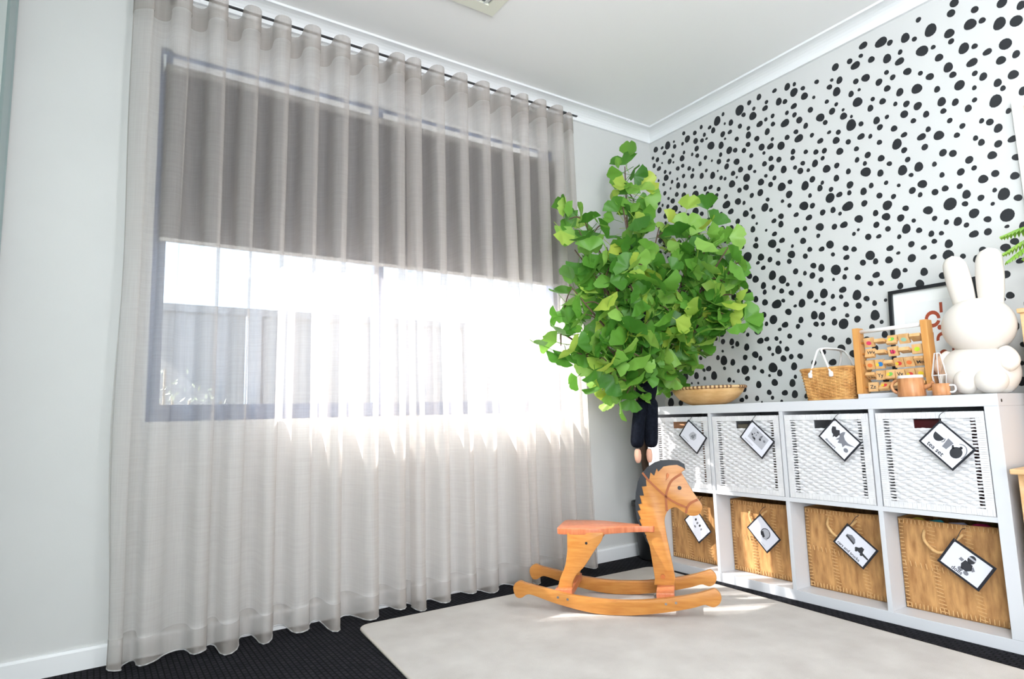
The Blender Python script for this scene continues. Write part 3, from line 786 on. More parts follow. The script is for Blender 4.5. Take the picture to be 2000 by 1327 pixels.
# ================================================================== brown stitched baskets (lower row)
BARK = M('bark_veneer', (206, 156, 98), .6, (158, 110, 62), 9, (1, 7, 1.6), bump=.25, bscale=60, detail=8, pos=(.34, .72))
STIT = M('bark_stitch', (214, 172, 118), .7)
ROPE = M('natural_rope', (222, 182, 126), .8, (196, 152, 98), 60)
DARKIN = M('basket_interior_shade', (20, 20, 24), .9)
def brown_basket(i, label, rope):
    ya, yb = cy0(i) - .003, cy0(i) - CW + .004
    z0, z1 = T + .001, .345
    xf, xb = -.290, KB - .02
    e = empty('brown_bark_basket', ((xf + xb) / 2, (ya + yb) / 2, z0), label, 'basket', 'brown stitched baskets in the lower cubes')
    # softly bowed front sheet
    v, f = [], []
    ny, nz = 12, 12
    for s in (0, 1):
        for b in range(nz + 1):
            for a in range(ny + 1):
                u, w_ = a / ny, b / nz
                y = ya + (yb - ya) * u
                z = z0 + (z1 - z0) * w_
                x = xf - .006 * math.sin(math.pi * u) * math.sin(math.pi * w_) - .002 * math.sin(9 * u + i) * math.sin(math.pi * w_)
                v.append((x + s * .006, y, z - .004 * math.sin(math.pi * u) * (w_ == 1)))
    m = (ny + 1) * (nz + 1)
    for b in range(nz):
        for a in range(ny):
            q = b * (ny + 1) + a
            f.append((q, q + 1, q + ny + 2, q + ny + 1))
            f.append((m + q, m + q + ny + 1, m + q + ny + 2, m + q + 1))
    for b in range(nz):
        for q, s in ((b * (ny + 1), 1), (b * (ny + 1) + ny, -1)):
            f.append((q, q + ny + 1, m + q + ny + 1, m + q))
    for a in range(ny):
        for q in (a, nz * (ny + 1) + a):
            f.append((q, q + 1, m + q + 1, m + q))
    mk('front_sheet', v, f, BARK, e, True)
    MB().box(xf + .006, xb, yb, yb + .006, z0, z1).box(xf + .006, xb, ya - .006, ya, z0, z1).box(xb - .006, xb, yb + .006, ya - .006, z0, z1).box(xf + .006, xb - .006, yb + .006, ya - .006, z0, z0 + .006).build('basket_body', BARK, e)
    MB().box(xf + .012, xb - .008, yb + .01, ya - .01, z1 - .09, z1 - .06).build('shade_sheet', DARKIN, e)  # near-black sheet stands in for the shade inside the basket
    st = MB()
    r = random.Random(40 + i)
    def stitch(yc, zc, dy, dz):
        u = (yc - ya) / (yb - ya)
        w_ = (zc - z0) / (z1 - z0)
        x = xf - .006 * math.sin(math.pi * u) * math.sin(math.pi * w_) - .0022
        d = Vector((0, dy, dz))
        L = d.length
        d.normalize()
        st.obox((x, yc, zc), (1, 0, 0), d, Vector((1, 0, 0)).cross(d), .0014, L / 2, .0011)
    for k in range(24):          # two upright seams
        for sy, (c0, c1) in enumerate(((.31, .36), (.64, .70))):
            z = z0 + .01 + (z1 - z0 - .02) * k / 23
            yy = ya + (yb - ya) * (c0 + (c1 - c0) * (1 - k / 23))
            stitch(yy + r.uniform(-.002, .002), z, -.024 * r.uniform(.7, 1.1), -.004 * r.uniform(.3, 1.4))
    for k in range(26):          # top and bottom edge
        y = ya + (yb - ya) * (k + .5) / 26
        stitch(y, z1 - .012, r.uniform(-.003, .003), .014)
        stitch(y, z0 + .012, r.uniform(-.003, .003), .016)
    for k in range(24):          # sides
        z = z0 + (z1 - z0) * (k + .5) / 24
        stitch(yb + .009, z, .013, r.uniform(-.003, .003))
        stitch(ya - .009, z, .013, r.uniform(-.003, .003))
    for k in range(11):          # short cross seam
        y = ya + (yb - ya) * (.04 + .56 * k / 11)
        stitch(y, z0 + (z1 - z0) * .50 - .01 * k / 11, .003, .018)
    o = st.build('stitching', STIT, e)
    o['kind'] = 'stuff'
    if rope:
        yl, yr, zt = rope
        P = catmull([(xf + .002, yl, zt), (xf - .02, yl - .006, zt - .03), (xf - .028, yl + (yr - yl) * .35, zt - .062), (xf - .028, yl + (yr - yl) * .62, zt - .056), (xf - .022, yr + .016, zt - .022), (xf + .002, yr, zt)], 7)
        mb = MB().tube(P, .0052, 8)
        mb.build('rope_handle', ROPE, e, True)
    return e
brown_basket(0, 'brown stitched basket behind the rocking horse', None)
brown_basket(1, 'brown stitched basket second from the tree in lower row', (cy0(1) - .105, cy0(1) - .185, .312))
brown_basket(2, 'brown stitched basket holding the cars and trucks card', (cy0(2) - .100, cy0(2) - .210, .316))
brown_basket(3, 'brown stitched basket holding the dolls card', (cy0(3) - .085, cy0(3) - .200, .310))
def cloth_lump(y, col, label, dx=0.0, s=.032):
    mb = MB()
    prof_ = [(.0, -.02), (.7, -.018), (1, -.004), (.85, .014), (.5, .021), (0, .024)]
    mb.lathe([(a * s, b) for a, b in prof_], (-.245 + dx, y, .318), 12, .8, 1.2)
    for p in mb.v:
        p += Vector((noise.noise(p * 40) * .008, noise.noise(p * 43 + Vector((3, 1, 2))) * .008, noise.noise(p * 37) * .008))
    tag(mb.build('folded_cloth', M('cloth_' + label.split()[0], col, .9), None, True), label, 'cloth', 'cloths poking out of the dolls basket')
cloth_lump(cy0(3) - .045, (196, 170, 60), 'yellow cloth scrap in the top of the dolls basket')
cloth_lump(cy0(3) - .105, (60, 160, 170), 'teal cloth scrap in the top of the dolls basket')
cloth_lump(cy0(3) - .165, (190, 190, 214), 'lilac cloth scrap in the top of the dolls basket')
cloth_lump(cy0(3) - .235, (190, 30, 96), 'magenta cloth scrap in the top of the dolls basket')

# ================================================================== hanging picture cards
CARDB = M('card_black', (26, 29, 38), .5)
CARDW = M('card_white', (222, 224, 234), .5)
INK = M('card_ink', (46, 48, 54), .6)
INKG = M('card_ink_grey', (120, 122, 130), .6)
INKL = M('card_ink_light', (176, 178, 186), .6)
STRING = M('dark_string', (42, 44, 50), .7)
def card(x, L, ang, w_, h_, label, words, art, string_to, lw=.006, lh=.0055, wsize=.014, woff=(.012, .012)):
    a = math.radians(ang)
    U = Vector((0, -math.cos(a), math.sin(a)))
    V = Vector((0, math.sin(a), math.cos(a)))
    # image right is -y, so local u runs along -y
    V = Vector((0, -math.cos(a + math.pi / 2), math.sin(a + math.pi / 2)))
    O = Vector((x, L[0], L[1]))
    TOP = O + V * h_
    e = empty('picture_card', TOP, label, 'card', 'picture cards hanging on the baskets')
    fn = lambda u, v, t: O + U * u + V * v + Vector((-t, 0, 0))
    MB().prism([(0, 0), (w_, 0), (w_, h_), (0, h_)], fn, 0, .0014).build('card_backing', CARDB, e)
    MB().prism([(lw, lh), (w_ - lw * 1.1, lh), (w_ - lw * 1.1, h_ - lh), (lw, h_ - lh)], fn, .0014, .0019).build('card_paper', CARDW, e)
    if words is not None:
        v, f = text_mesh(words, wsize, True)
        mk('lettering', [fn(woff[0] + p[0], woff[1] + p[1], .0022) for p in v], f, INK, e)
    if art:
        for nm, poly, mt, t in art:
            MB().prism([(a_ * w_, b_ * h_) for a_, b_ in poly], fn, .0019, .0022 + t).build(nm, mt, e)
    # string with a knot at the top corner
    k0 = fn(.008, h_ - .006, .003)
    pts = [k0] + [Vector(p) for p in string_to]
    MB().tube(catmull(pts, 5), .0011, 6).build('string', STRING, e, True)
    MB().lathe([(0, -.004), (.0035, -.002), (.004, .001), (.002, .004), (0, .0045)], k0 + Vector((-.001, 0, .002)), 8).build('knot', STRING, e, True)
    return e
def ell(cx, cy, rx, ry, n=14, a0=0, a1=360):
    return [(cx + rx * math.cos(math.radians(a0 + (a1 - a0) * k / n)), cy + ry * math.sin(math.radians(a0 + (a1 - a0) * k / n))) for k in range(n + (a1 - a0 < 360))]
def rect(x0, y0, x1, y1):
    return [(x0, y0), (x1, y0), (x1, y1), (x0, y1)]
def ring(cx, cy, rx, ry, th, a0, a1, n=12):
    o = ell(cx, cy, rx, ry, n, a0, a1)
    return o + ell(cx, cy, rx - th, ry - th * 1.3, n, a0, a1)[::-1]
def blur_text(n, x0=.16, y=.12, ln=.045):
    return [('print_mark', rect(x0 + k * ln, y, x0 + k * ln + ln * .62, y + .05), INKL, 0) for k in range(n)]
xu = KX - .012
rimz = .712
tea = [('cup_print', ell(.24, .62, .13, .22, 12, 180, 360), INK, 0), ('cup_handle_print', ring(.36, .56, .05, .09, .016, -80, 80), INK, 0),
       ('jug_print', [(.42, .72), (.58, .70), (.56, .40), (.45, .38)], INKG, 0),
       ('teapot_print', ell(.76, .52, .13, .20, 16), INK, 0), ('teapot_lid_print', ell(.76, .74, .035, .05, 8), INK, 0), ('teapot_handle_print', ring(.78, .58, .17, .30, .022, -20, 130), INKG, 0), ('teapot_spout_print', [(.64, .52), (.58, .62), (.60, .66), (.67, .60)], INK, 0)]
card(xu, (-1.459, .618), -46, .130, .098, 'tea set card with cup and teapot picture', 'tea set', tea, [(xu, -1.528, .70), (KX, -1.545, rimz + .004), (KX + .012, -1.545, rimz + .002)], wsize=.021, woff=(.022, .011))
dino = [('dinosaur_print', [(.12, .70), (.20, .78), (.26, .70), (.34, .78), (.42, .66), (.40, .48), (.34, .46), (.32, .38), (.28, .48), (.22, .50), (.16, .58)], INK, 0),
        ('dinosaur_print', [(.44, .82), (.49, .88), (.53, .72), (.62, .64), (.74, .62), (.96, .70), (.72, .50), (.70, .36), (.62, .44), (.52, .36), (.50, .48), (.42, .40), (.46, .58), (.40, .66)], INKG, 0),
        ('leaf_print', ell(.82, .36, .07, .08, 10), INKG, 0)]
card(xu, (-1.114, .631), -45, .130, .096, 'dinosaur picture card on the third white basket', 'dinosaurs', dino, [(xu, -1.184, .70), (KX, -1.195, rimz + .004), (KX + .012, -1.195, rimz + .002)], wsize=.0125, woff=(.026, .010))
r5 = random.Random(5)
puz = [('map_print', rect(.20, .30, .82, .86), INKL, 0)] + [('map_mark_print', ell(r5.uniform(.26, .76), r5.uniform(.36, .8), r5.uniform(.015, .05), r5.uniform(.02, .06), 7), r5.choice([INK, INKG, INKG]), .0001) for _ in range(12)]
card(xu, (-.768, .624), -42, .133, .096, 'card with a grey patterned map picture on second white basket', None, puz + blur_text(8), [(xu, -.838, .70), (KX, -.848, rimz + .004), (KX + .012, -.848, rimz + .002)])
frn = [('toy_print', [(.34, .42), (.48, .32), (.62, .40), (.66, .56), (.58, .74), (.42, .72), (.36, .58)], INKL, 0), ('toy_shade_print', [(.42, .44), (.56, .42), (.58, .56), (.48, .60)], INKG, .0001), ('toy_shade_print', [(.50, .60), (.60, .60), (.54, .70)], INKG, .0001)]
card(xu, (-.436, .628), -40, .130, .096, 'card with a faint grey toy picture on basket nearest tree', None, frn + blur_text(7), [(xu, -.505, .70), (KX, -.512, rimz + .004), (KX + .012, -.512, rimz + .002)])
xl = -.326
doll = [('doll_print', ell(.54, .74, .085, .15, 14), INK, 0), ('doll_band_print', [(.46, .74), (.62, .74), (.62, .80), (.46, .80)], INKL, .0001), ('doll_print', [(.44, .62), (.62, .60), (.66, .42), (.58, .30), (.46, .30), (.41, .44)], INK, 0),
        ('doll_arm_print', [(.42, .60), (.34, .62), (.32, .52), (.40, .50)], INKG, 0), ('doll_arm_print', [(.64, .58), (.72, .48), (.68, .40), (.63, .46)], INKG, 0), ('doll_leg_print', ell(.46, .27, .06, .07, 8), INKG, 0), ('doll_leg_print', ell(.60, .25, .06, .07, 8), INKG, 0)]
card(xl, (-1.446, .222), -35, .134, .098, 'dolls card with a knitted doll picture', 'dolls', doll, [(xl, -1.512, .304), (xl + .006, -1.524, .330), (xl + .012, -1.534, .336)], lw=.0075, lh=.007, wsize=.018, woff=(.040, .010))
cars = [('car_print', [(.16, .66), (.28, .76), (.40, .72), (.46, .60), (.44, .50), (.16, .56)], INKG, 0), ('car_print', [(.17, .58), (.45, .50), (.45, .56), (.18, .64)], INK, .0001), ('truck_print', [(.52, .50), (.60, .56), (.64, .66), (.72, .66), (.74, .50), (.94, .46), (.94, .40), (.52, .42)], INK, 0), ('wheel_print', ell(.58, .40, .035, .05, 8), INK, .0001), ('wheel_print', ell(.74, .40, .035, .05, 8), INK, .0001)]
card(xl, (-1.095, .233), -39, .134, .096, 'cars and trucks card with vehicle pictures', 'cars and trucks', cars, [(xl, -1.168, .306), (xl + .006, -1.184, .330), (xl + .012, -1.194, .338)], lw=.0065, wsize=.0155, woff=(.012, .010))
bas = [('train_print', [(.40, .46), (.62, .34), (.72, .40), (.70, .60), (.62, .76), (.46, .78), (.38, .64)], INKL, 0), ('train_frame_print', ring(.55, .58, .17, .24, .025, -30, 250), INK, .0001), ('train_shade_print', [(.40, .44), (.58, .34), (.60, .46), (.44, .58)], INK, .0002)]
card(xl, (-.719, .238), -47, .130, .094, 'card with a dark boxy toy picture on second brown basket', None, bas + [('print_mark', rect(.12, .13, .80, .145), INKL, 0)], [(xl, -.786, .306), (xl + .006, -.800, .326), (xl + .012, -.808, .330)])
ani = [('animal_print', ell(.30 + .13 * k, .62 - .04 * (k % 2), .04, .07, 8), INKG if k % 2 else INK, 0) for k in range(4)] + [('animal_print', ell(.46, .36, .05, .05, 8), INKG, 0)]
card(xl, (-.375, .230), -51, .127, .098, 'card partly hidden behind the horse muzzle', None, ani, [(xl, -.455, .302), (xl + .012, -.465, .33), (xl + .03, -.470, .342)])

# ================================================================== rocking horse
th = math.radians(-48.59)
HA = Vector((math.cos(th), math.sin(th), 0))
HN = Vector((-math.sin(th), math.cos(th), 0))
HO = Vector((-.975, -.565, .0096))
H = lambda s, z, t: HO + HA * s + HN * t + Vector((0, 0, z))
horse = empty('rocking_horse', HO, 'wooden rocking horse with black painted mane on the cream rug', 'rocking horse')
CHERRY = M('red_stained_wood', (206, 128, 88), .28, (182, 96, 58), 6, (14, 14, 2), pos=(.3, .75))
BRID = M('bridle_paint', (156, 84, 38), .5)
PLUG = M('wood_plug', (184, 104, 48), .4)
STEEL = M('steel_screw', (150, 150, 150), .35, metal=.9)
rock = [(-.358, .079), (-.349, .099), (-.33, .107), (-.309, .100), (-.25, .0875), (-.196, .076), (-.145, .066), (-.045, .055), (.053, .053), (.15, .059), (.245, .073), (.311, .087), (.353, .100), (.376, .106), (.393, .090), (.395, .072), (.386, .054), (.367, .044), (.349, .048), (.334, .050), (.289, .036), (.195, .017), (.099, .004), (.030, .0005), (-.03, .0012), (-.097, .010), (-.197, .032), (-.279, .057), (-.305, .059), (-.327, .046), (-.348, .050)]
rock = cat2(rock, 4)
for sgn in (-1, 1):
    t = sgn * .136
    ro = MB().prism(rock, H, t - .011, t + .011).build('rocker', PINE, horse, bev=.003)
    smooth_by_angle(ro)
    for s in (-.186, -.150, .205, .240):
        z = .036 + .40 * (s - .03) ** 2
        MB().tube([H(s, z, t + sgn * .0102), H(s, z, t + sgn * .0118)], .0045, 12).build('screw', STEEL, ro)
for s0, s1 in ((-.200, -.135), (.172, .236)):
    MB().add(*(lambda b: (b.v, b.f))(MB().prism([(s0, .050), (s1, .052), (s1, .080), (s0, .078)], H, -.125, .125))).build('crossbar', CHERRY, horse, bev=.003)
leg = [(-.150, .283), (-.012, .283), (-.020, .254), (-.047, .218), (-.085, .163), (-.101, .146), (-.120, .128), (-.134, .103), (-.139, .080), (-.139, .056), (-.195, .062), (-.190, .09), (-.182, .116), (-.162, .161), (-.152, .216)]
for sgn in (-1, 1):
    t = sgn * .093
    lo = MB().prism(leg[:2] + cat2(leg[1:10], 4, False)[1:] + cat2(leg[10:], 4, False), H, t - .010, t + .010).build('seat_support', PINE, horse, bev=.0025)
    smooth_by_angle(lo)
    MB().tube([H(-.078, .244, t + sgn * .0095), H(-.078, .244, t + sgn * .0108)], .005, 12).build('screw', BLACKP, lo)
seat = [(-.192, -.070), (-.186, -.092), (-.165, -.102), (-.045, -.100), (.02, -.068), (.09, -.034), (.150, -.022), (.172, -.020), (.172, .020), (.150, .022), (.09, .034), (.02, .068), (-.045, .100), (-.165, .102), (-.186, .092), (-.192, .070)]
so = MB().prism(cat2(seat, 4), lambda a, b, z: H(a, z, b), .274, .296).build('seat', CHERRY, horse, bev=.005, seg=3)
smooth_by_angle(so)
head = [(.134, .283), (.138, .258), (.151, .223), (.156, .183), (.160, .148), (.165, .103), (.161, .078), (.236, .078), (.240, .106), (.233, .155), (.224, .214), (.217, .264), (.213, .314), (.222, .345), (.237, .360), (.258, .366), (.282, .350), (.299, .341), (.311, .335), (.336, .338), (.349, .351), (.355, .371), (.348, .386), (.326, .421), (.304, .462), (.286, .497), (.300, .507), (.297, .525), (.278, .537), (.248, .541), (.217, .540), (.186, .531), (.159, .513), (.137, .490), (.123, .462), (.113, .421), (.109, .385), (.109, .349), (.113, .318), (.122, .295)]
hp = cat2(head[:6], 4, False) + [head[6], head[7]] + cat2(head[8:26], 4, False) + cat2(head[26:], 4, False)
ho = MB().prism(hp, H, -.014, .014).build('head_board', PINE, horse, bev=.002)
smooth_by_angle(ho)
mane_in = [(.292, .516), (.272, .526), (.242, .524), (.221, .520), (.200, .500), (.195, .513), (.184, .485), (.171, .498), (.165, .472), (.152, .470), (.153, .446), (.135, .444), (.141, .410), (.125, .410), (.131, .380), (.118, .377), (.125, .356), (.113, .352), (.124, .322), (.118, .318), (.130, .290), (.128, .270), (.142, .262), (.140, .240), (.150, .228)]
mane_out = [(.1365, .256), (.132, .283), (.120, .295), (.1105, .318), (.1065, .349), (.1065, .385), (.1105, .421), (.1205, .462), (.135, .4915), (.1575, .515), (.185, .5335), (.2165, .5425), (.248, .5437), (.279, .5395), (.2995, .5265), (.302, .508)]
MB().prism(mane_in + mane_out, H, -.0152, .0152).build('mane', BLACKP, horse)
def ribbon(pts, wd, name):
    P = cat2(pts, 6, False)
    L, R = [], []
    for i, p in enumerate(P):
        a, b = P[max(0, i - 1)], P[min(len(P) - 1, i + 1)]
        d = Vector((b[0] - a[0], b[1] - a[1])).normalized()
        L.append((p[0] - d.y * wd / 2, p[1] + d.x * wd / 2))
        R.append((p[0] + d.y * wd / 2, p[1] - d.x * wd / 2))
    return MB().prism(L + R[::-1], H, -.0160, .0160).build(name, BRID, horse)
ribbon([(.140, .497), (.167, .462), (.222, .408), (.259, .383), (.298, .366)], .0075, 'bridle_strap')
ribbon([(.286, .492), (.251, .469), (.234, .441), (.224, .406), (.224, .352)], .0085, 'bridle_strap')
ribbon([(.340, .396), (.314, .383), (.300, .366), (.294, .345)], .0085, 'bridle_strap')
for sgn in (-1, 1):
    MB().tube([H(.276, .439, sgn * .013), H(.276, .439, sgn * .0158)], .0075, 16).build('eye', BLACKP, horse)
    MB().prism([(.226, .468), (.238, .480), (.241, .490), (.234, .496), (.229, .488), (.230, .478)], H, sgn * .013, sgn * .020).build('ear', PLUG, horse, bev=.001)
    MB().prism([(.186, .110), (.190, .103), (.200, .103), (.204, .110), (.200, .118), (.190, .118)], H, sgn * .013, sgn * .018).build('wood_plug', PLUG, horse)

# ================================================================== ginkgo tree in the corner
tree = empty('potted_ginkgo_tree', (-.262, -.112, 0), 'tall artificial ginkgo tree in a black pot in the corner', 'tree')
POT = M('black_pot', (30, 32, 34), .45)
MB().lathe([(0, .0), (.074, 0), (.078, .01), (.100, .262), (.105, .264), (.105, .285), (.097, .285), (.094, .255), (.0, .25)], (-.262, -.112, 0), 36).build('pot', POT, tree, True)
MB().lathe([(0, .258), (.05, .262), (.088, .256), (.088, .25)], (-.262, -.112, 0), 24).build('soil', M('soil', (58, 44, 32), .95, (40, 30, 22), 60, bump=.8), tree, True)
BARKM = M('ginkgo_bark', (112, 88, 72), .85, (78, 60, 50), 14, (1, 1, .3), bump=.6)
trunk = catmull([(-.262, -.112, .24), (-.285, -.115, .42), (-.315, -.122, .58), (-.345, -.145, .74), (-.395, -.19, .88), (-.45, -.25, 1.0)], 6)
MB().tube(trunk, [.026 - .012 * i / len(trunk) for i in range(len(trunk))], 10).build('trunk', BARKM, tree, True)
tips = [((-.476, -.26, 1.99), (-.47, -.27, 1.45)), ((-.52, -.27, 1.80), (-.47, -.30, 1.40)), ((-.79, -.27, 1.68), (-.60, -.30, 1.30)), ((-.85, -.28, 1.50), (-.65, -.31, 1.22)), ((-.89, -.28, 1.33), (-.68, -.32, 1.12)),
        ((-1.00, -.29, 1.125), (-.74, -.31, 1.00)), ((-.93, -.30, 1.03), (-.70, -.32, .95)), ((-.78, -.31, .93), (-.6, -.31, .90)),
        ((-.26, -.27, 1.70), (-.40, -.28, 1.35)), ((-.25, -.50, 1.62), (-.36, -.38, 1.30)), ((-.24, -.67, 1.50), (-.34, -.48, 1.20)), ((-.25, -.67, 1.33), (-.35, -.50, 1.10)), ((-.26, -.55, 1.19), (-.37, -.42, 1.03)), ((-.27, -.36, 1.03), (-.37, -.30, .95)),
        ((-.60, -.42, 1.47), (-.55, -.36, 1.2)), ((-.44, -.43, 1.36), (-.46, -.37, 1.15)), ((-.74, -.42, 1.22), (-.6, -.36, 1.05)), ((-.60, -.43, 1.04), (-.52, -.35, .95)), ((-.33, -.48, 1.42), (-.40, -.40, 1.15)), ((-.80, -.40, 1.05), (-.64, -.36, .95)),
        ((-.46, -.45, 1.15), (-.46, -.38, 1.0)), ((-.44, -.42, .91), (-.45, -.34, .93)), ((-.34, -.45, 1.22), (-.40, -.38, 1.05)), ((-.64, -.42, 1.33), (-.56, -.36, 1.1)), ((-.62, -.25, 1.55), (-.54, -.28, 1.25)), ((-.36, -.30, 1.52), (-.42, -.30, 1.25)), ((-.66, -.38, .83), (-.55, -.34, .92)), ((-.235, -.60, 1.43), (-.34, -.45, 1.18)), ((-.26, -.63, 1.25), (-.36, -.46, 1.06)), ((-.25, -.60, 1.57), (-.34, -.44, 1.25)), ((-.82, -.28, 1.60), (-.62, -.3, 1.25)), ((-.24, -.70, 1.42), (-.33, -.5, 1.15))]
rt_ = random.Random(21)
stations = []
for ti, (tip, mid) in enumerate(tips):
    start = trunk[-1 - (ti * 3) % 12] if ti < 20 else trunk[-1 - ti % 6]
    P = catmull([start, Vector(mid) + Vector((rt_.uniform(-.02, .02), rt_.uniform(-.02, .02), 0)), tip], 9)
    MB().tube(P, [.0085 - .0062 * i / len(P) for i in range(len(P))], 6).build('branch', BARKM, tree, True)
    L = (Vector(tip) - start).length
    n = max(7, int(L * (15 if ti else 26)))
    lo_ = .34 if ti else .40
    for k in range(n):
        f = lo_ + (1 - lo_) * (k + rt_.random() * .6) / n
        i = min(len(P) - 2, int(f * (len(P) - 1)))
        stations.append((P[i].lerp(P[i + 1], rt_.random()), (P[i + 1] - P[i]).normalized(), (.034 if ti < 2 else .05)))
    for k in range(3):           # side twigs
        i = rt_.randrange(int(len(P) * .45), len(P) - 1)
        d = Vector((rt_.gauss(0, 1), rt_.gauss(0, 1) - .35, rt_.gauss(0, .6))).normalized() * rt_.uniform(.07, .13) * (.55 if ti < 2 else 1)
        q = P[i] + d
        if q.x > -.06 or q.y > -.2:
            continue
        MB().tube(catmull([P[i], P[i] + d * .5 + Vector((0, 0, .015)), q], 4), [.0032] * 8 + [.002], 5).build('twig', BARKM, tree, True)
        for j in range(3):
            stations.append((P[i] + d * (.4 + .3 * j), d.normalized(), .03))
def leaf_geo(seed):
    r = random.Random(seed)
    v = [(0, 0, 0)]
    n = 12
    fold = r.uniform(.10, .38)
    curl = r.uniform(-.25, .30)
    sp_ = math.radians(r.uniform(58, 72))
    for row, rad in ((1, .5), (2, 1.0)):
        for k in range(n + 1):
            a = -sp_ + 2 * sp_ * k / n
            rr = rad
            if row == 2:
                rr *= 1 - .16 * math.exp(-(a / .10) ** 2) + .025 * math.sin(a * 13 + seed) - .05 * (abs(a) / sp_) ** 4
            x, y = math.sin(a) * rr, math.cos(a) * rr
            z = fold * abs(x) * rad + curl * y * y + .05 * math.sin(a * 6 + seed) * rad
            v.append((x, y, z))
    f = [(0, 1 + k + 1, 1 + k) for k in range(n)]
    f += [(1 + k, 2 + k, 2 + n + 1 + k, 1 + n + 1 + k) for k in range(n)]
    # petiole
    i0 = len(v)
    for (yy, zz) in ((0, 0), (-.35, -.05), (-.75, -.16)):
        for k in range(3):
            t = 2 * math.pi * k / 3
            v.append((.022 * math.cos(t), yy, zz + .022 * math.sin(t)))
    for s_ in range(2):
        for k in range(3):
            f.append((i0 + s_ * 3 + k, i0 + s_ * 3 + (k + 1) % 3, i0 + s_ * 3 + 3 + (k + 1) % 3, i0 + s_ * 3 + 3 + k))
    return v, f
def leaf_mat(name, island):
    m = bpy.data.materials.new(name)
    m.use_nodes = True
    nt = m.node_tree
    b = nt.nodes['Principled BSDF']
    b.inputs['Roughness'].default_value = .42
    if island:
        src = nt.nodes.new('ShaderNodeNewGeometry').outputs['Random Per Island']
    else:
        src = nt.nodes.new('ShaderNodeObjectInfo').outputs['Random']
    r = nt.nodes.new('ShaderNodeValToRGB')
    cr = r.color_ramp
    cr.elements[0].color = srgb((70, 128, 44))
    cr.elements[1].color = srgb((196, 214, 84))
    for p, c in ((.35, (96, 156, 56)), (.6, (122, 178, 70)), (.82, (160, 206, 98))):
        e_ = cr.elements.new(p)
        e_.color = srgb(c)
    nt.links.new(src, r.inputs['Fac'])
    nt.links.new(r.outputs['Color'], b.inputs['Base Color'])
    tl = nt.nodes.new('ShaderNodeBsdfTranslucent')
    nt.links.new(r.outputs['Color'], tl.inputs['Color'])
    mx = nt.nodes.new('ShaderNodeMixShader')
    mx.inputs[0].default_value = .40
    nt.links.new(b.outputs[0], mx.inputs[1])
    nt.links.new(tl.outputs[0], mx.inputs[2])
    nt.links.new(mx.outputs[0], nt.nodes['Material Output'].inputs[0])
    return m
LEAF, LEAFI = leaf_mat('ginkgo_leaf', False), leaf_mat('ginkgo_leaf_inner', True)
lgeo = [leaf_geo(s) for s in range(7)]
lmesh = []
for v, f in lgeo:
    me = bpy.data.meshes.new('leaf')
    me.from_pydata(v, [], f)
    me.polygons.foreach_set('use_smooth', [True] * len(me.polygons))
    me.materials.append(LEAF)
    lmesh.append(me)
leaves = []
toc = Vector((-.62, -.74, -.1)).normalized()
for (p, d, spread) in stations:
    for rep in range(2 if rt_.random() < .45 else 1):
        size = rt_.uniform(.052, .088)
        q = p + Vector((rt_.gauss(0, spread), rt_.gauss(0, spread) - .01, rt_.gauss(0, spread)))
        if q.x > -.085 or q.y > -.205 or (q.z < .86 and q.x > -.46 and q.y < -.13) or q.z < .73:
            continue
        yd = (q - p).normalized() * .7 + d * .4 + Vector((rt_.gauss(0, .5), rt_.gauss(0, .5), rt_.gauss(0, .5) - .15))
        yd.normalize()
        nz = toc * .75 + Vector((rt_.gauss(0, .55), rt_.gauss(0, .55), rt_.gauss(0, .55) + .35))
        nz = (nz - yd * nz.dot(yd)).normalized()
        xd = yd.cross(nz)
        tipq = q + yd * size
        if tipq.x > -.03 or tipq.y > -.19:
            continue
        leaves.append((q, xd, yd, nz, size))
leaves.sort(key=lambda L: (L[0] - CAM).length - L[4] * 2)
inner = MB()
for i, (q, xd, yd, nz, s) in enumerate(leaves):
    k = rt_.randrange(7)
    if i < 300:
        o = bpy.data.objects.new('leaf', lmesh[k])
        COL.objects.link(o)
        o.parent = tree
        mw = Matrix(((xd.x, yd.x, nz.x, 0), (xd.y, yd.y, nz.y, 0), (xd.z, yd.z, nz.z, 0), (0, 0, 0, 1)))
        o.location = q - tree.location
        o.rotation_euler = mw.to_euler()
        o.scale = (s, s, s)
    else:
        v, f = lgeo[k]
        inner.add([q + (xd * a + yd * b + nz * c) * s for a, b, c in v], f)
print('LEAVES', len(leaves))
o = inner.build('inner_leaves', LEAFI, tree, True)
o['kind'] = 'stuff'

# ================================================================== plush monkey hanging in the tree
PLUSH = M('black_plush', (14, 17, 26), .95, (24, 28, 38), 90, bump=.7, bscale=220, spec=.1)
PINK = M('pink_felt', (226, 176, 152), .9)
mk_root = empty('plush_monkey', (-.53, -.33, .56), 'black plush monkey toy with pink feet hanging in the tree', 'soft toy')
def skin(name, verts, edges, radii, mat, parent, root=0, lv=2):
    me = bpy.data.meshes.new(name)
    me.from_pydata([tuple(Vector(v) - wloc(parent)) for v in verts], edges, [])
    o = bpy.data.objects.new(name, me)
    COL.objects.link(o)
    o.parent = parent
    md = o.modifiers.new('skin', 'SKIN')
    md.use_smooth_shade = True
    for i, r in enumerate(radii):
        sv = me.skin_vertices[0].data[i]
        sv.radius = (r, r) if not isinstance(r, tuple) else r
        sv.use_root = (i == root)
    sb = o.modifiers.new('sub', 'SUBSURF')
    sb.levels = sb.render_levels = lv
    dg = bpy.context.evaluated_depsgraph_get()
    nm = bpy.data.meshes.new_from_object(o.evaluated_get(dg))
    nm.materials.clear()
    nm.materials.append(mat)
    o.modifiers.clear()
    o.data = nm
    nm.polygons.foreach_set('use_smooth', [True] * len(nm.polygons))
    return o
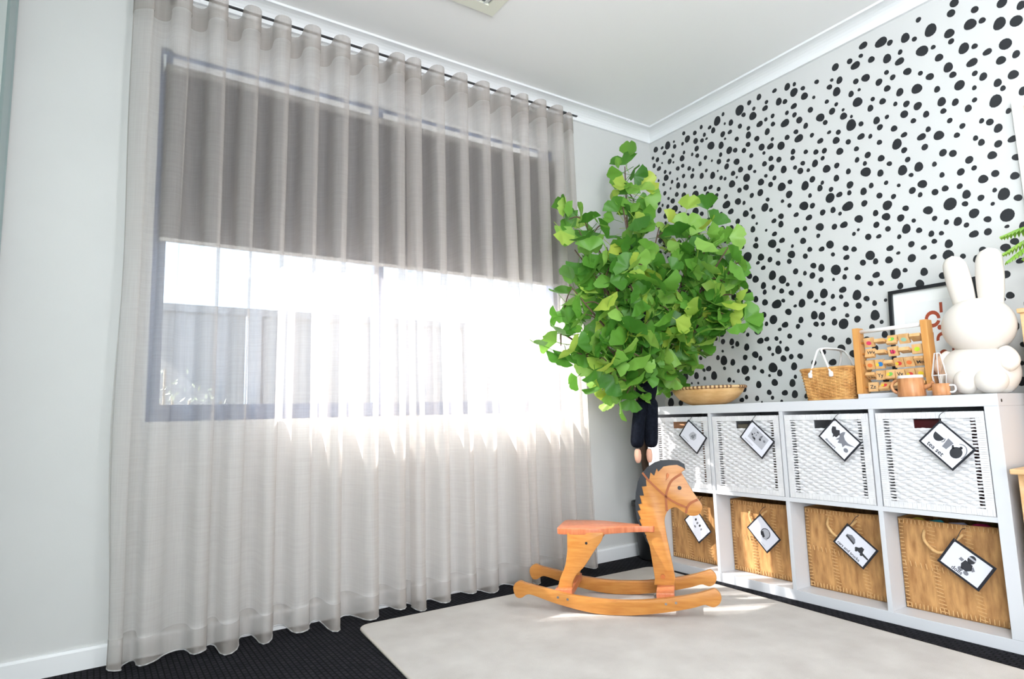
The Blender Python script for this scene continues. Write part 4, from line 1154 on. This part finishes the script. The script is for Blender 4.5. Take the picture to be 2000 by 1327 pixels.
mv = [(-.515, -.36, .86), (-.505, -.36, .95), (-.50, -.36, 1.04), (-.495, -.365, 1.10),          # pelvis, belly, chest, neck
      (-.49, -.37, 1.16),                                                                         # head
      (-.545, -.355, .80), (-.566, -.345, .68), (-.580, -.342, .572),                               # leg 1
      (-.500, -.375, .80), (-.514, -.378, .68), (-.524, -.378, .572),                               # leg 2
      (-.535, -.365, 1.08), (-.550, -.40, 1.18), (-.560, -.42, 1.31), (-.575, -.415, 1.42), (-.60, -.39, 1.44),   # arm 1
      (-.545, -.345, 1.06), (-.590, -.37, 1.14), (-.61, -.39, 1.26), (-.62, -.385, 1.36)]                      # arm 2
me_ = [(0, 1), (1, 2), (2, 3), (3, 4), (0, 5), (5, 6), (6, 7), (0, 8), (8, 9), (9, 10), (2, 11), (11, 12), (12, 13), (13, 14), (14, 15), (2, 16), (16, 17), (17, 18), (18, 19)]
mr = [.050, .048, .042, .026, .045, .034, .033, .034, .034, .033, .034, .018, .016, .015, .015, .014, .017, .016, .015, .014]
skin('plush_body', mv, me_, mr, PLUSH, mk_root)
for (x, y, sx) in ((-.577, -.344, .85), (-.532, -.373, .75)):
    mb = MB().lathe([(0, -.052), (.010, -.050), (.017, -.036), (.019, -.015), (.016, .005), (.010, .012), (0, .014)], (x, y, .560), 14, sx, sx)
    mb.build('foot', PINK, mk_root, True)
MB().lathe([(0, -.022), (.016, -.015), (.022, 0), (.016, .015), (0, .022)], (-.525, -.41, 1.15), 14).build('muzzle', PINK, mk_root, True)
for x, y, z in ((-.605, -.385, 1.455), (-.622, -.385, 1.375)):
    MB().lathe([(0, -.016), (.012, -.012), (.016, 0), (.012, .012), (0, .016)], (x, y, z), 12).build('hand', PINK, mk_root, True)

# ================================================================== things on the shelf
STRAW = M('plaited_straw', (236, 194, 136), .65, (214, 166, 106), 14, (1, 1, 3), bump=.5, bscale=90)
STRAWD = M('straw_lashing_dark', (128, 90, 58), .7)
STRAWL = M('straw_rim', (226, 190, 140), .7)
bowl = empty('woven_bowl', (-.19, -.452, KH), 'shallow woven straw bowl beside the tree', 'bowl')
BX, BY = .150, .187
pr = [(0, .0), (.42, .001), (.60, .012), (.80, .034), (.93, .060), (1.0, .085), (.975, .085), (.90, .060), (.76, .036), (.5, .016), (0, .012)]
MB().lathe([(a, b) for a, b in pr], (-.19, -.452, KH), 56, BX, BY).build('bowl_body', STRAW, bowl, True)
rim = [(-.19 + BX * math.cos(2 * math.pi * k / 72), -.452 + BY * math.sin(2 * math.pi * k / 72), KH + .083) for k in range(72)]
MB().tube(rim, .0062, 8, closed=True).build('rim_coil', STRAWL, bowl, True)
lash = MB()
for k in range(58):
    if k % 19 in (3, 4):
        continue
    a = 2 * math.pi * k / 58
    c = Vector((-.19 + BX * math.cos(a), -.452 + BY * math.sin(a), KH + .083))
    tg = Vector((-BX * math.sin(a), BY * math.cos(a), 0)).normalized()
    ring_ = []
    lash.tube([c + tg * -.0042, c + tg * .0042], .0076, 8)
o = lash.build('rim_lashing', STRAWD, bowl, False)
o['kind'] = 'stuff'

WCK = M('honey_wicker', (222, 172, 106), .55, (182, 128, 68), 26, bump=.3)
pb_ = empty('picnic_basket', (-.205, -1.10, KH), 'small honey wicker basket with two white folding handles', 'basket')
def pbox(z):
    f = (z - KH) / .128
    return (-.292 - .012 * f, -.118 + .012 * f, -1.183 - .013 * f, -1.022 + .017 * f)
def rrect(x0, x1, y0, y1, r, n=4):
    pts = []
    for cx, cy, a0 in ((x1 - r, y1 - r, 0), (x0 + r, y1 - r, 90), (x0 + r, y0 + r, 180), (x1 - r, y0 + r, 270)):
        for k in range(n + 1):
            a = math.radians(a0 + 90 * k / n)
            pts.append((cx + r * math.cos(a), cy + r * math.sin(a)))
    return pts
def resample(P, n):
    P = [Vector((a, b)) for a, b in P]
    P.append(P[0])
    d = [0]
    for i in range(1, len(P)):
        d.append(d[-1] + (P[i] - P[i - 1]).length)
    out = []
    j = 0
    for k in range(n):
        s = d[-1] * k / n
        while d[j + 1] < s:
            j += 1
        out.append(P[j].lerp(P[j + 1], (s - d[j]) / max(1e-9, d[j + 1] - d[j])))
    return out
wv = MB()
NW = 120
for k in range(19):
    z = KH + .008 + .006 * k
    R_ = resample(rrect(*pbox(z), .014), NW)
    c = Vector((-.205, -1.10))
    pts = []
    for i, p in enumerate(R_):
        d = (p - c).normalized()
        q = p + d * (.0022 * math.sin(2 * math.pi * i / 6 + math.pi * (k % 2)))
        pts.append((q.x, q.y, z))
    wv.tube(pts, .0031, 5, closed=True)
o = wv.build('woven_sides', WCK, pb_, True)
o['kind'] = 'stuff'
for k in range(40):
    i = int(NW * (k + .5) / 40)
    a, b = resample(rrect(*pbox(KH + .005), .014), NW)[i], resample(rrect(*pbox(KH + .126), .014), NW)[i]
    MB().tube([(a.x, a.y, KH + .005), (b.x, b.y, KH + .126)], .0026, 6).build('stake', WCK, pb_)
for z, r in ((KH + .124, .0058), (KH + .005, .005)):
    MB().tube([(p.x, p.y, z) for p in resample(rrect(*pbox(z), .014), 60)], r, 8, closed=True).build('rim', WCK, pb_, True)
b0 = pbox(KH + .006)
MB().box(b0[0] + .004, b0[1] - .004, b0[2] + .004, b0[3] - .004, KH + .0005, KH + .006).build('basket_base', WCK, pb_)
HWH = M('handle_white', (236, 236, 234), .4)
for yh, yt in ((-1.051, -1.086), (-1.135, -1.097)):
    P = [(-.306, yh, .868), (-.300, yh * .3 + yt * .7, .94), (-.286, yt, .968), (-.21, yt, .972), (-.134, yt, .968), (-.110, yh * .3 + yt * .7, .94), (-.104, yh, .868)]
    ho_ = MB().tube(catmull(P, 5), .0042, 8).build('handle', HWH, pb_, True)
    for x in (-.306, -.104):
        MB().lathe([(0, -.011), (.008, -.009), (.0085, .006), (.005, .011), (0, .012)], (x, yh, .866), 10).build('hinge_knob', HWH, ho_, True)

# white tray-board under the abacus
tb = MB().box(-.288, -.07, -1.470, -1.221, KH, KH + .019).build('white_board', SHELFW, bev=.002)
tag(tb, 'thin white board lying under the abacus', 'board')
TZ = KH + .019
BEECH = M('beech', (216, 160, 92), .45, (194, 134, 68), 6, (6, 6, 1), pos=(.3, .75))
BEECHL = M('beech_tile', (224, 182, 128), .5, (206, 158, 100), 8, (2, 6, 2))
TILEW = M('tile_print_cream', (236, 216, 190), .5)
ab = empty('wooden_abacus', (-.235, -1.335, TZ), 'wooden alphabet abacus with printed tiles on five rows', 'abacus')
for y, lean in ((-1.216, .0), (-1.455, -.004)):
    MB().prism([(-.262, TZ), (-.208, TZ), (-.214, 1.036), (-.256, 1.036)], lambda a, b, t: (a, t + lean * (TZ + .2 - b) * 3, b), y - .011, y + .011).build('end_post', BEECH, ab, bev=.002)
MB().tube([(-.236, -1.216, 1.022), (-.236, -1.455, 1.022)], .0075, 12).build('top_rod', M('white_rod', (240, 240, 240), .4), ab, True)
tile_cols = {'pink': (214, 60, 100), 'green': (110, 180, 80), 'lime': (176, 204, 40), 'red': (214, 66, 60), 'blue': (40, 120, 190), 'yellow': (226, 196, 50), 'orange': (222, 120, 60), 'grey': (90, 90, 90), 'mint': (150, 196, 170)}
rows = [(.978, [('pink', None, 20), (None, None, 80), ('green', None, -30), ('mint', None, 25), (None, None, 60)]),
        (.936, [(None, 'Ww', -25), (None, None, 80), ('pink', 'Ll', 15), (None, None, 75), ('lime', None, 0)]),
        (.893, [('orange', None, 15), ('blue', None, 10), (None, 'Ss', 70), ('red', None, 25), ('orange', None, 20), (None, 'Mm', 40)]),
        (.851, [(None, 'Uu', 60), (None, 'Yy', 5), ('green', None, -20), (None, 'Vv', 5), ('red', None, 20), ('yellow', None, 20)]),
        (.809, [(None, 'Zz', 0), ('red', None, -45), (None, None, 70), ('lime', None, 15), (None, 'Xx', 60)])]
ra = random.Random(12)
for z, tl_ in rows:
    MB().tube([(-.236, -1.216, z), (-.236, -1.455, z)], .0036, 8).build('row_rod', BEECH, ab, True)
    n = len(tl_)
    y = -1.240
    step = .205 / n
    for k, (colr, word, tilt) in enumerate(tl_):
        yc = -1.236 - step * (k + .5)
        a = math.radians(tilt)
        az = Vector((-math.sin(a), 0, math.cos(a)))     # tile 'up' swings about the rod
        ax = Vector((math.cos(a), 0, math.sin(a)))
        c = Vector((-.236, yc, z))
        to = MB().obox(c, ax, (0, 1, 0), az, .0065, min(.0175, step * .47), .0175).build('letter_tile', BEECHL, ab, bev=.0012)
        fnn = lambda u, v, t: c - ax * (.0067 + t) + Vector((0, -1, 0)) * u + az * v
        if colr:
            MB().prism(ell(.0, -.001, .0095, .0080, 9) if colr != 'blue' else ell(.004, 0, .009, .009, 9), fnn, 0, .0003).build('picture_print', M('print_' + colr, tile_cols[colr], .5), to)
            if colr in ('blue', 'red', 'green'):
                MB().prism(ell(-.007, -.001, .006, .006, 8), fnn, .0003, .0005).build('picture_print', M('print_yellow', tile_cols['yellow'], .5), to)
        if word:
            v, f = text_mesh(word, .019, True)
            mk('lettering', [fnn(p[0] - .010, p[1] - .006, .0003) for p in v], f, INK, to)

# toy tea things
OAKW = M('striped_wood_glaze', (212, 154, 106), .4, (170, 108, 64), 9, (9, 9, .3), pos=(.3, .7))
ENAM = M('white_enamel', (236, 238, 240), .25)
jug = empty('toy_jug', (-.335, -1.428, KH), 'wood-grained toy jug with white rim and loop handle', 'jug')
jc = (-.335, -1.428, KH)
MB().lathe([(0, 0), (.040, 0), (.0425, .003), (.0375, .066), (.0355, .066), (.038, .006), (0, .005)], jc, 36).build('jug_body', OAKW, jug, True)
MB().lathe([(.0380, .064), (.0385, .066), (.0375, .074), (.0345, .074), (.0345, .064)], jc, 36).build('white_rim', ENAM, jug, True)
MB().tube(catmull([(-.338, -1.394, .822), (-.34, -1.380, .822), (-.342, -1.368, .806), (-.342, -1.374, .788), (-.338, -1.388, .778)], 6), .0052, 8).build('loop_handle', OAKW, jug, True)
MB().tube(catmull([(-.33, -1.466, .795), (-.33, -1.484, .802), (-.332, -1.496, .812)], 5), [.008] * 6 + [.006] * 5, 10).build('spout', OAKW, jug, True)
cup = empty('toy_cup', (-.340, -1.521, KH), 'small wood-grained toy cup with white handle', 'cup')
cc = (-.340, -1.521, KH)
MB().lathe([(0, 0), (.023, 0), (.0255, .003), (.0245, .040), (.0225, .040), (.0235, .005), (0, .004)], cc, 30).build('cup_body', OAKW, cup, True)
MB().tube(catmull([(-.340, -1.545, .798), (-.340, -1.560, .797), (-.340, -1.563, .784), (-.340, -1.556, .776), (-.340, -1.546, .776)], 5), .0028, 8).build('cup_handle', ENAM, cup, True)

# faceted glass lantern
lan = empty('glass_lantern', (-.288, -1.500, KH), 'small faceted clear and peach glass lantern in front of the rabbit lamp', 'lantern')
GC = glass_mat('clear_facet', (.93, .95, .96, 1), .10)
GP = glass_mat('peach_facet', (1.0, .70, .50, 1), .12)
lc = Vector((-.288, -1.500, KH))
lv = [[lc + Vector((r_ * math.cos(math.radians(60 * k + 15)), r_ * math.sin(math.radians(60 * k + 15)), z)) for k in range(6)] for r_, z in ((.015, .002), (.0235, .070), (.009, .145))]
for a in range(2):
    for k in range(6):
        q = [lv[a][k], lv[a][(k + 1) % 6], lv[a + 1][(k + 1) % 6], lv[a + 1][k]]
        mk('facet', q, [(0, 1, 2, 3)], GP if (k + a) % 3 == 1 else GC, lan)
WIRE = M('lantern_wire', (214, 214, 212), .4)
for a in range(3):
    MB().tube(lv[a], .0016, 6, closed=True).build('wire_ring', WIRE, lan)
for k in range(6):
    MB().tube([lv[0][k], lv[1][k], lv[2][k]], .0014, 6).build('wire_edge', WIRE, lan)

# white rabbit night lamp (plain)
LAMPW = M('opal_silicone', (222, 216, 208), .5, trans=.25, emit=.03)
rb = empty('rabbit_lamp', (-.20, -1.60, KH), 'large plain white rabbit night lamp with long ears', 'lamp')
def ellipsoid(c, rx, ry, rz, n=32, m=20, sq=1.0, flat=None):
    prof_ = [(math.sin(math.pi * k / m) ** sq, -math.cos(math.pi * k / m)) for k in range(m + 1)]
    prof_[0] = (0, -1)
    prof_[-1] = (0, 1)
    mb = MB()
    mb.lathe([(a, b * rz) for a, b in prof_], c, n, rx, ry)
    if flat is not None:
        for p in mb.v:
            p.z = max(p.z, flat)
    return mb
ellipsoid((-.20, -1.582, .838), .098, .117, .098, flat=KH + .001).build('body', LAMPW, rb, True)
ellipsoid((-.205, -1.600, .995), .098, .105, .094, sq=.86).build('head', LAMPW, rb, True)
for y, yt, w_, zt in ((-1.572, -1.546, .037, 1.252), (-1.642, -1.653, .039, 1.256)):
    mb = MB()
    z0 = 1.035
    m = 22
    prof_ = []
    n = 24
    for k in range(m + 1):
        f = k / m
        zz = z0 + (zt - z0) * f
        wd_ = w_ * (.80 + .24 * math.sin(math.pi * min(1, f * 1.15) * .75)) * math.sqrt(max(0, 1 - max(0, (f - .80) / .20) ** 2))
        yy = y + (yt - y) * f
        base = len(mb.v)
        for j in range(n):
            t = 2 * math.pi * j / n
            mb.v.append(Vector((-.20 + wd_ * .62 * math.cos(t), yy + wd_ * math.sin(t), zz)))
        if k:
            for j in range(n):
                mb.f.append((base - n + j, base - n + (j + 1) % n, base + (j + 1) % n, base + j))
    mb.build('ear', LAMPW, rb, True)
for y, ry_ in ((-1.573, .036), (-1.640, .046)):
    ellipsoid((-.272, y, .8085), .050, ry_, .043).build('foot', LAMPW, rb, True)
for s in (-1, 1):
    MB().tube(catmull([(-.21, -1.588 + s * .075, .905), (-.235, -1.588 + s * .098, .870), (-.255, -1.588 + s * .082, .845)], 6), [.022, .024, .025, .026, .026, .026, .026, .026, .025, .024, .022, .018, .010], 16).build('arm', LAMPW, rb, True)

# black framed print leaning on the wall
fr = empty('framed_print', (-.03, -1.40, KH), 'black framed print with rust shapes leaning behind the abacus', 'picture')
def FP(u, v, t):                       # u along -y, v up the leaning plane
    f = v / .432
    return Vector((-.052 + .040 * f - t, -1.246 - u, KH + v * .996))
FW, FH, FB = .305, .432, .013
MB().prism([(0, 0), (FW, 0), (FW, FB), (0, FB)], FP, 0, .016).prism([(0, FH - FB), (FW, FH - FB), (FW, FH), (0, FH)], FP, 0, .016).prism([(0, FB), (FB, FB), (FB, FH - FB), (0, FH - FB)], FP, 0, .016).prism([(FW - FB, FB), (FW, FB), (FW, FH - FB), (FW - FB, FH - FB)], FP, 0, .016).build('frame', BLACKP, fr)
MB().prism(rect(FB, FB, FW - FB, FH - FB), FP, .001, .004).build('mat_board', M('mat_white', (236, 238, 236), .6), fr)
MB().prism(rect(.052, .060, FW - .052, FH - .062), FP, .004, .0045).build('print_paper', M('print_paper', (230, 232, 232), .6), fr)
RUST = M('rust_ink', (164, 70, 40), .6)
for nm, P in (('ring_print', ring(.150, .297, .027, .033, .011, 0, 360, 20)), ('bar_print', rect(.176, .318, .186, .358)), ('bar_print', rect(.135, .200, .150, .245)), ('letter_print', ring(.178, .215, .020, .028, .010, -10, 190, 12)), ('dot_print', ell(.172, .262, .008, .010, 8)),
              ('dot_print', ell(.100, .190, .007, .012, 8)), ('ring_print', ring(.180, .155, .017, .021, .008, 0, 360, 16)), ('bar_print', rect(.208, .14, .216, .178)), ('ring_print', ring(.190, .105, .018, .022, .009, 0, 360, 16)), ('dot_print', ell(.105, .140, .008, .014, 8)), ('dot_print', ell(.146, .145, .006, .008, 8)), ('ring_print', ring(.14, .10, .012, .016, .006, 0, 360, 12))):
    MB().prism(P, FP, .0045, .0049).build(nm, RUST, fr)

# white framed picture on the wall at the right edge
wf = empty('wall_picture', (-.01, -1.90, 1.55), 'white framed peach picture on the wall at right edge', 'picture')
MB().box(-.022, -.001, -2.10, -1.717, 1.765, 1.795).box(-.022, -.001, -2.10, -1.717, 1.30, 1.33).box(-.022, -.001, -1.747, -1.717, 1.33, 1.765).box(-.022, -.001, -2.10, -2.07, 1.33, 1.765).build('frame', M('frame_white', (232, 234, 230), .4), wf)
MB().box(-.008, -.001, -2.07, -1.747, 1.33, 1.765).build('print_paper', M('peach_print', (232, 200, 176), .6, (214, 176, 150), 4), wf)

# wooden toy kitchen at the right edge
kt = empty('toy_kitchen', (-.21, -2.0, 0), 'pale wooden toy kitchen standing right of the white shelf', 'toy kitchen')
ASH = M('pale_ash', (222, 184, 138), .5, (204, 162, 112), 6, (5, 1.2, 5))
MB().box(-.425, -.02, -2.32, -1.706, .525, .541).build('counter_top', ASH, kt, bev=.006, seg=3)
for y in (-1.735, -2.31):
    MB().box(-.405, -.02, y, y + .015, 0, .525).build('side_panel', ASH, kt, bev=.002)
for k in range(2):
    y0 = -2.295 + k * .283
    do = MB().box(-.408, -.394, y0 + .004, y0 + .279, .06, .51).build('cupboard_door', ASH, kt, bev=.003)
    MB().tube([(-.425, y0 + .14, .44), (-.408, y0 + .14, .44)], .012, 16).build('door_knob', SHELFW, do)
MB().box(-.39, -.025, -2.295, -1.735, .05, .062).build('bottom_shelf', ASH, kt)
MB().box(-.03, -.02, -2.295, -1.735, .062, .525).build('back_panel', ASH, kt)
for y in (-1.729, -2.31):
    MB().box(-.200, -.02, y, y + .014, .541, 1.022).build('hutch_side', ASH, kt, bev=.002)
MB().box(-.208, -.015, -2.318, -1.709, 1.022, 1.037).build('hutch_top', ASH, kt, bev=.003)
MB().box(-.190, -.02, -2.296, -1.722, .80, .812).build('hutch_shelf', ASH, kt)
MB().box(-.03, -.02, -2.296, -1.722, .541, 1.022).build('hutch_back', ASH, kt)

# fern on top of the toy kitchen
fe = empty('potted_fern', (-.11, -1.90, 1.037), 'green fern with arching fronds at the right edge', 'plant')
MB().lathe([(0, 0), (.05, 0), (.066, .10), (.070, .10), (.070, .112), (.062, .112), (.058, .095), (0, .092)], (-.11, -1.90, 1.037), 28).build('pot', M('fern_pot', (226, 222, 214), .5), fe, True)
FERN = M('fern_green', (160, 204, 78), .5, (122, 176, 56), 20)
rf = random.Random(31)
ends = [(-.20, -1.690, 1.225), (-.23, -1.705, 1.19), (-.17, -1.680, 1.29), (-.30, -1.80, 1.25), (-.28, -1.95, 1.28), (-.16, -2.12, 1.25), (-.24, -2.05, 1.20), (-.10, -1.88, 1.40), (-.22, -1.86, 1.36), (-.31, -1.90, 1.16), (-.13, -1.72, 1.21), (-.20, -2.0, 1.36)]
for en in ends:
    b0 = Vector((-.11 + rf.uniform(-.02, .02), -1.90 + rf.uniform(-.02, .02), 1.13))
    en = Vector(en)
    P = catmull([b0, b0.lerp(en, .5) + Vector((0, 0, .09)), en], 12)
    mb = MB().tube(P, [.0022 - .0015 * i / len(P) for i in range(len(P))], 4)
    for i in range(5, len(P) - 1):
        d = (P[i + 1] - P[i]).normalized()
        sd = d.cross(Vector((0, 0, 1))).normalized()
        ln = .046 * math.sin(math.pi * (.18 + .80 * i / len(P))) + .006
        for s in (-1, 1):
            q = P[i]
            tip = q + sd * s * ln + d * ln * .18 + Vector((0, 0, -.55 * ln))
            wq = d * .0062
            mb.add([q - wq * .6, q.lerp(tip, .45) - wq + Vector((0, 0, .001)), tip, q.lerp(tip, .45) + wq + Vector((0, 0, .001)), q + wq * .6], [(0, 1, 3, 4), (1, 2, 3)])
    mb.build('frond', FERN, fe)
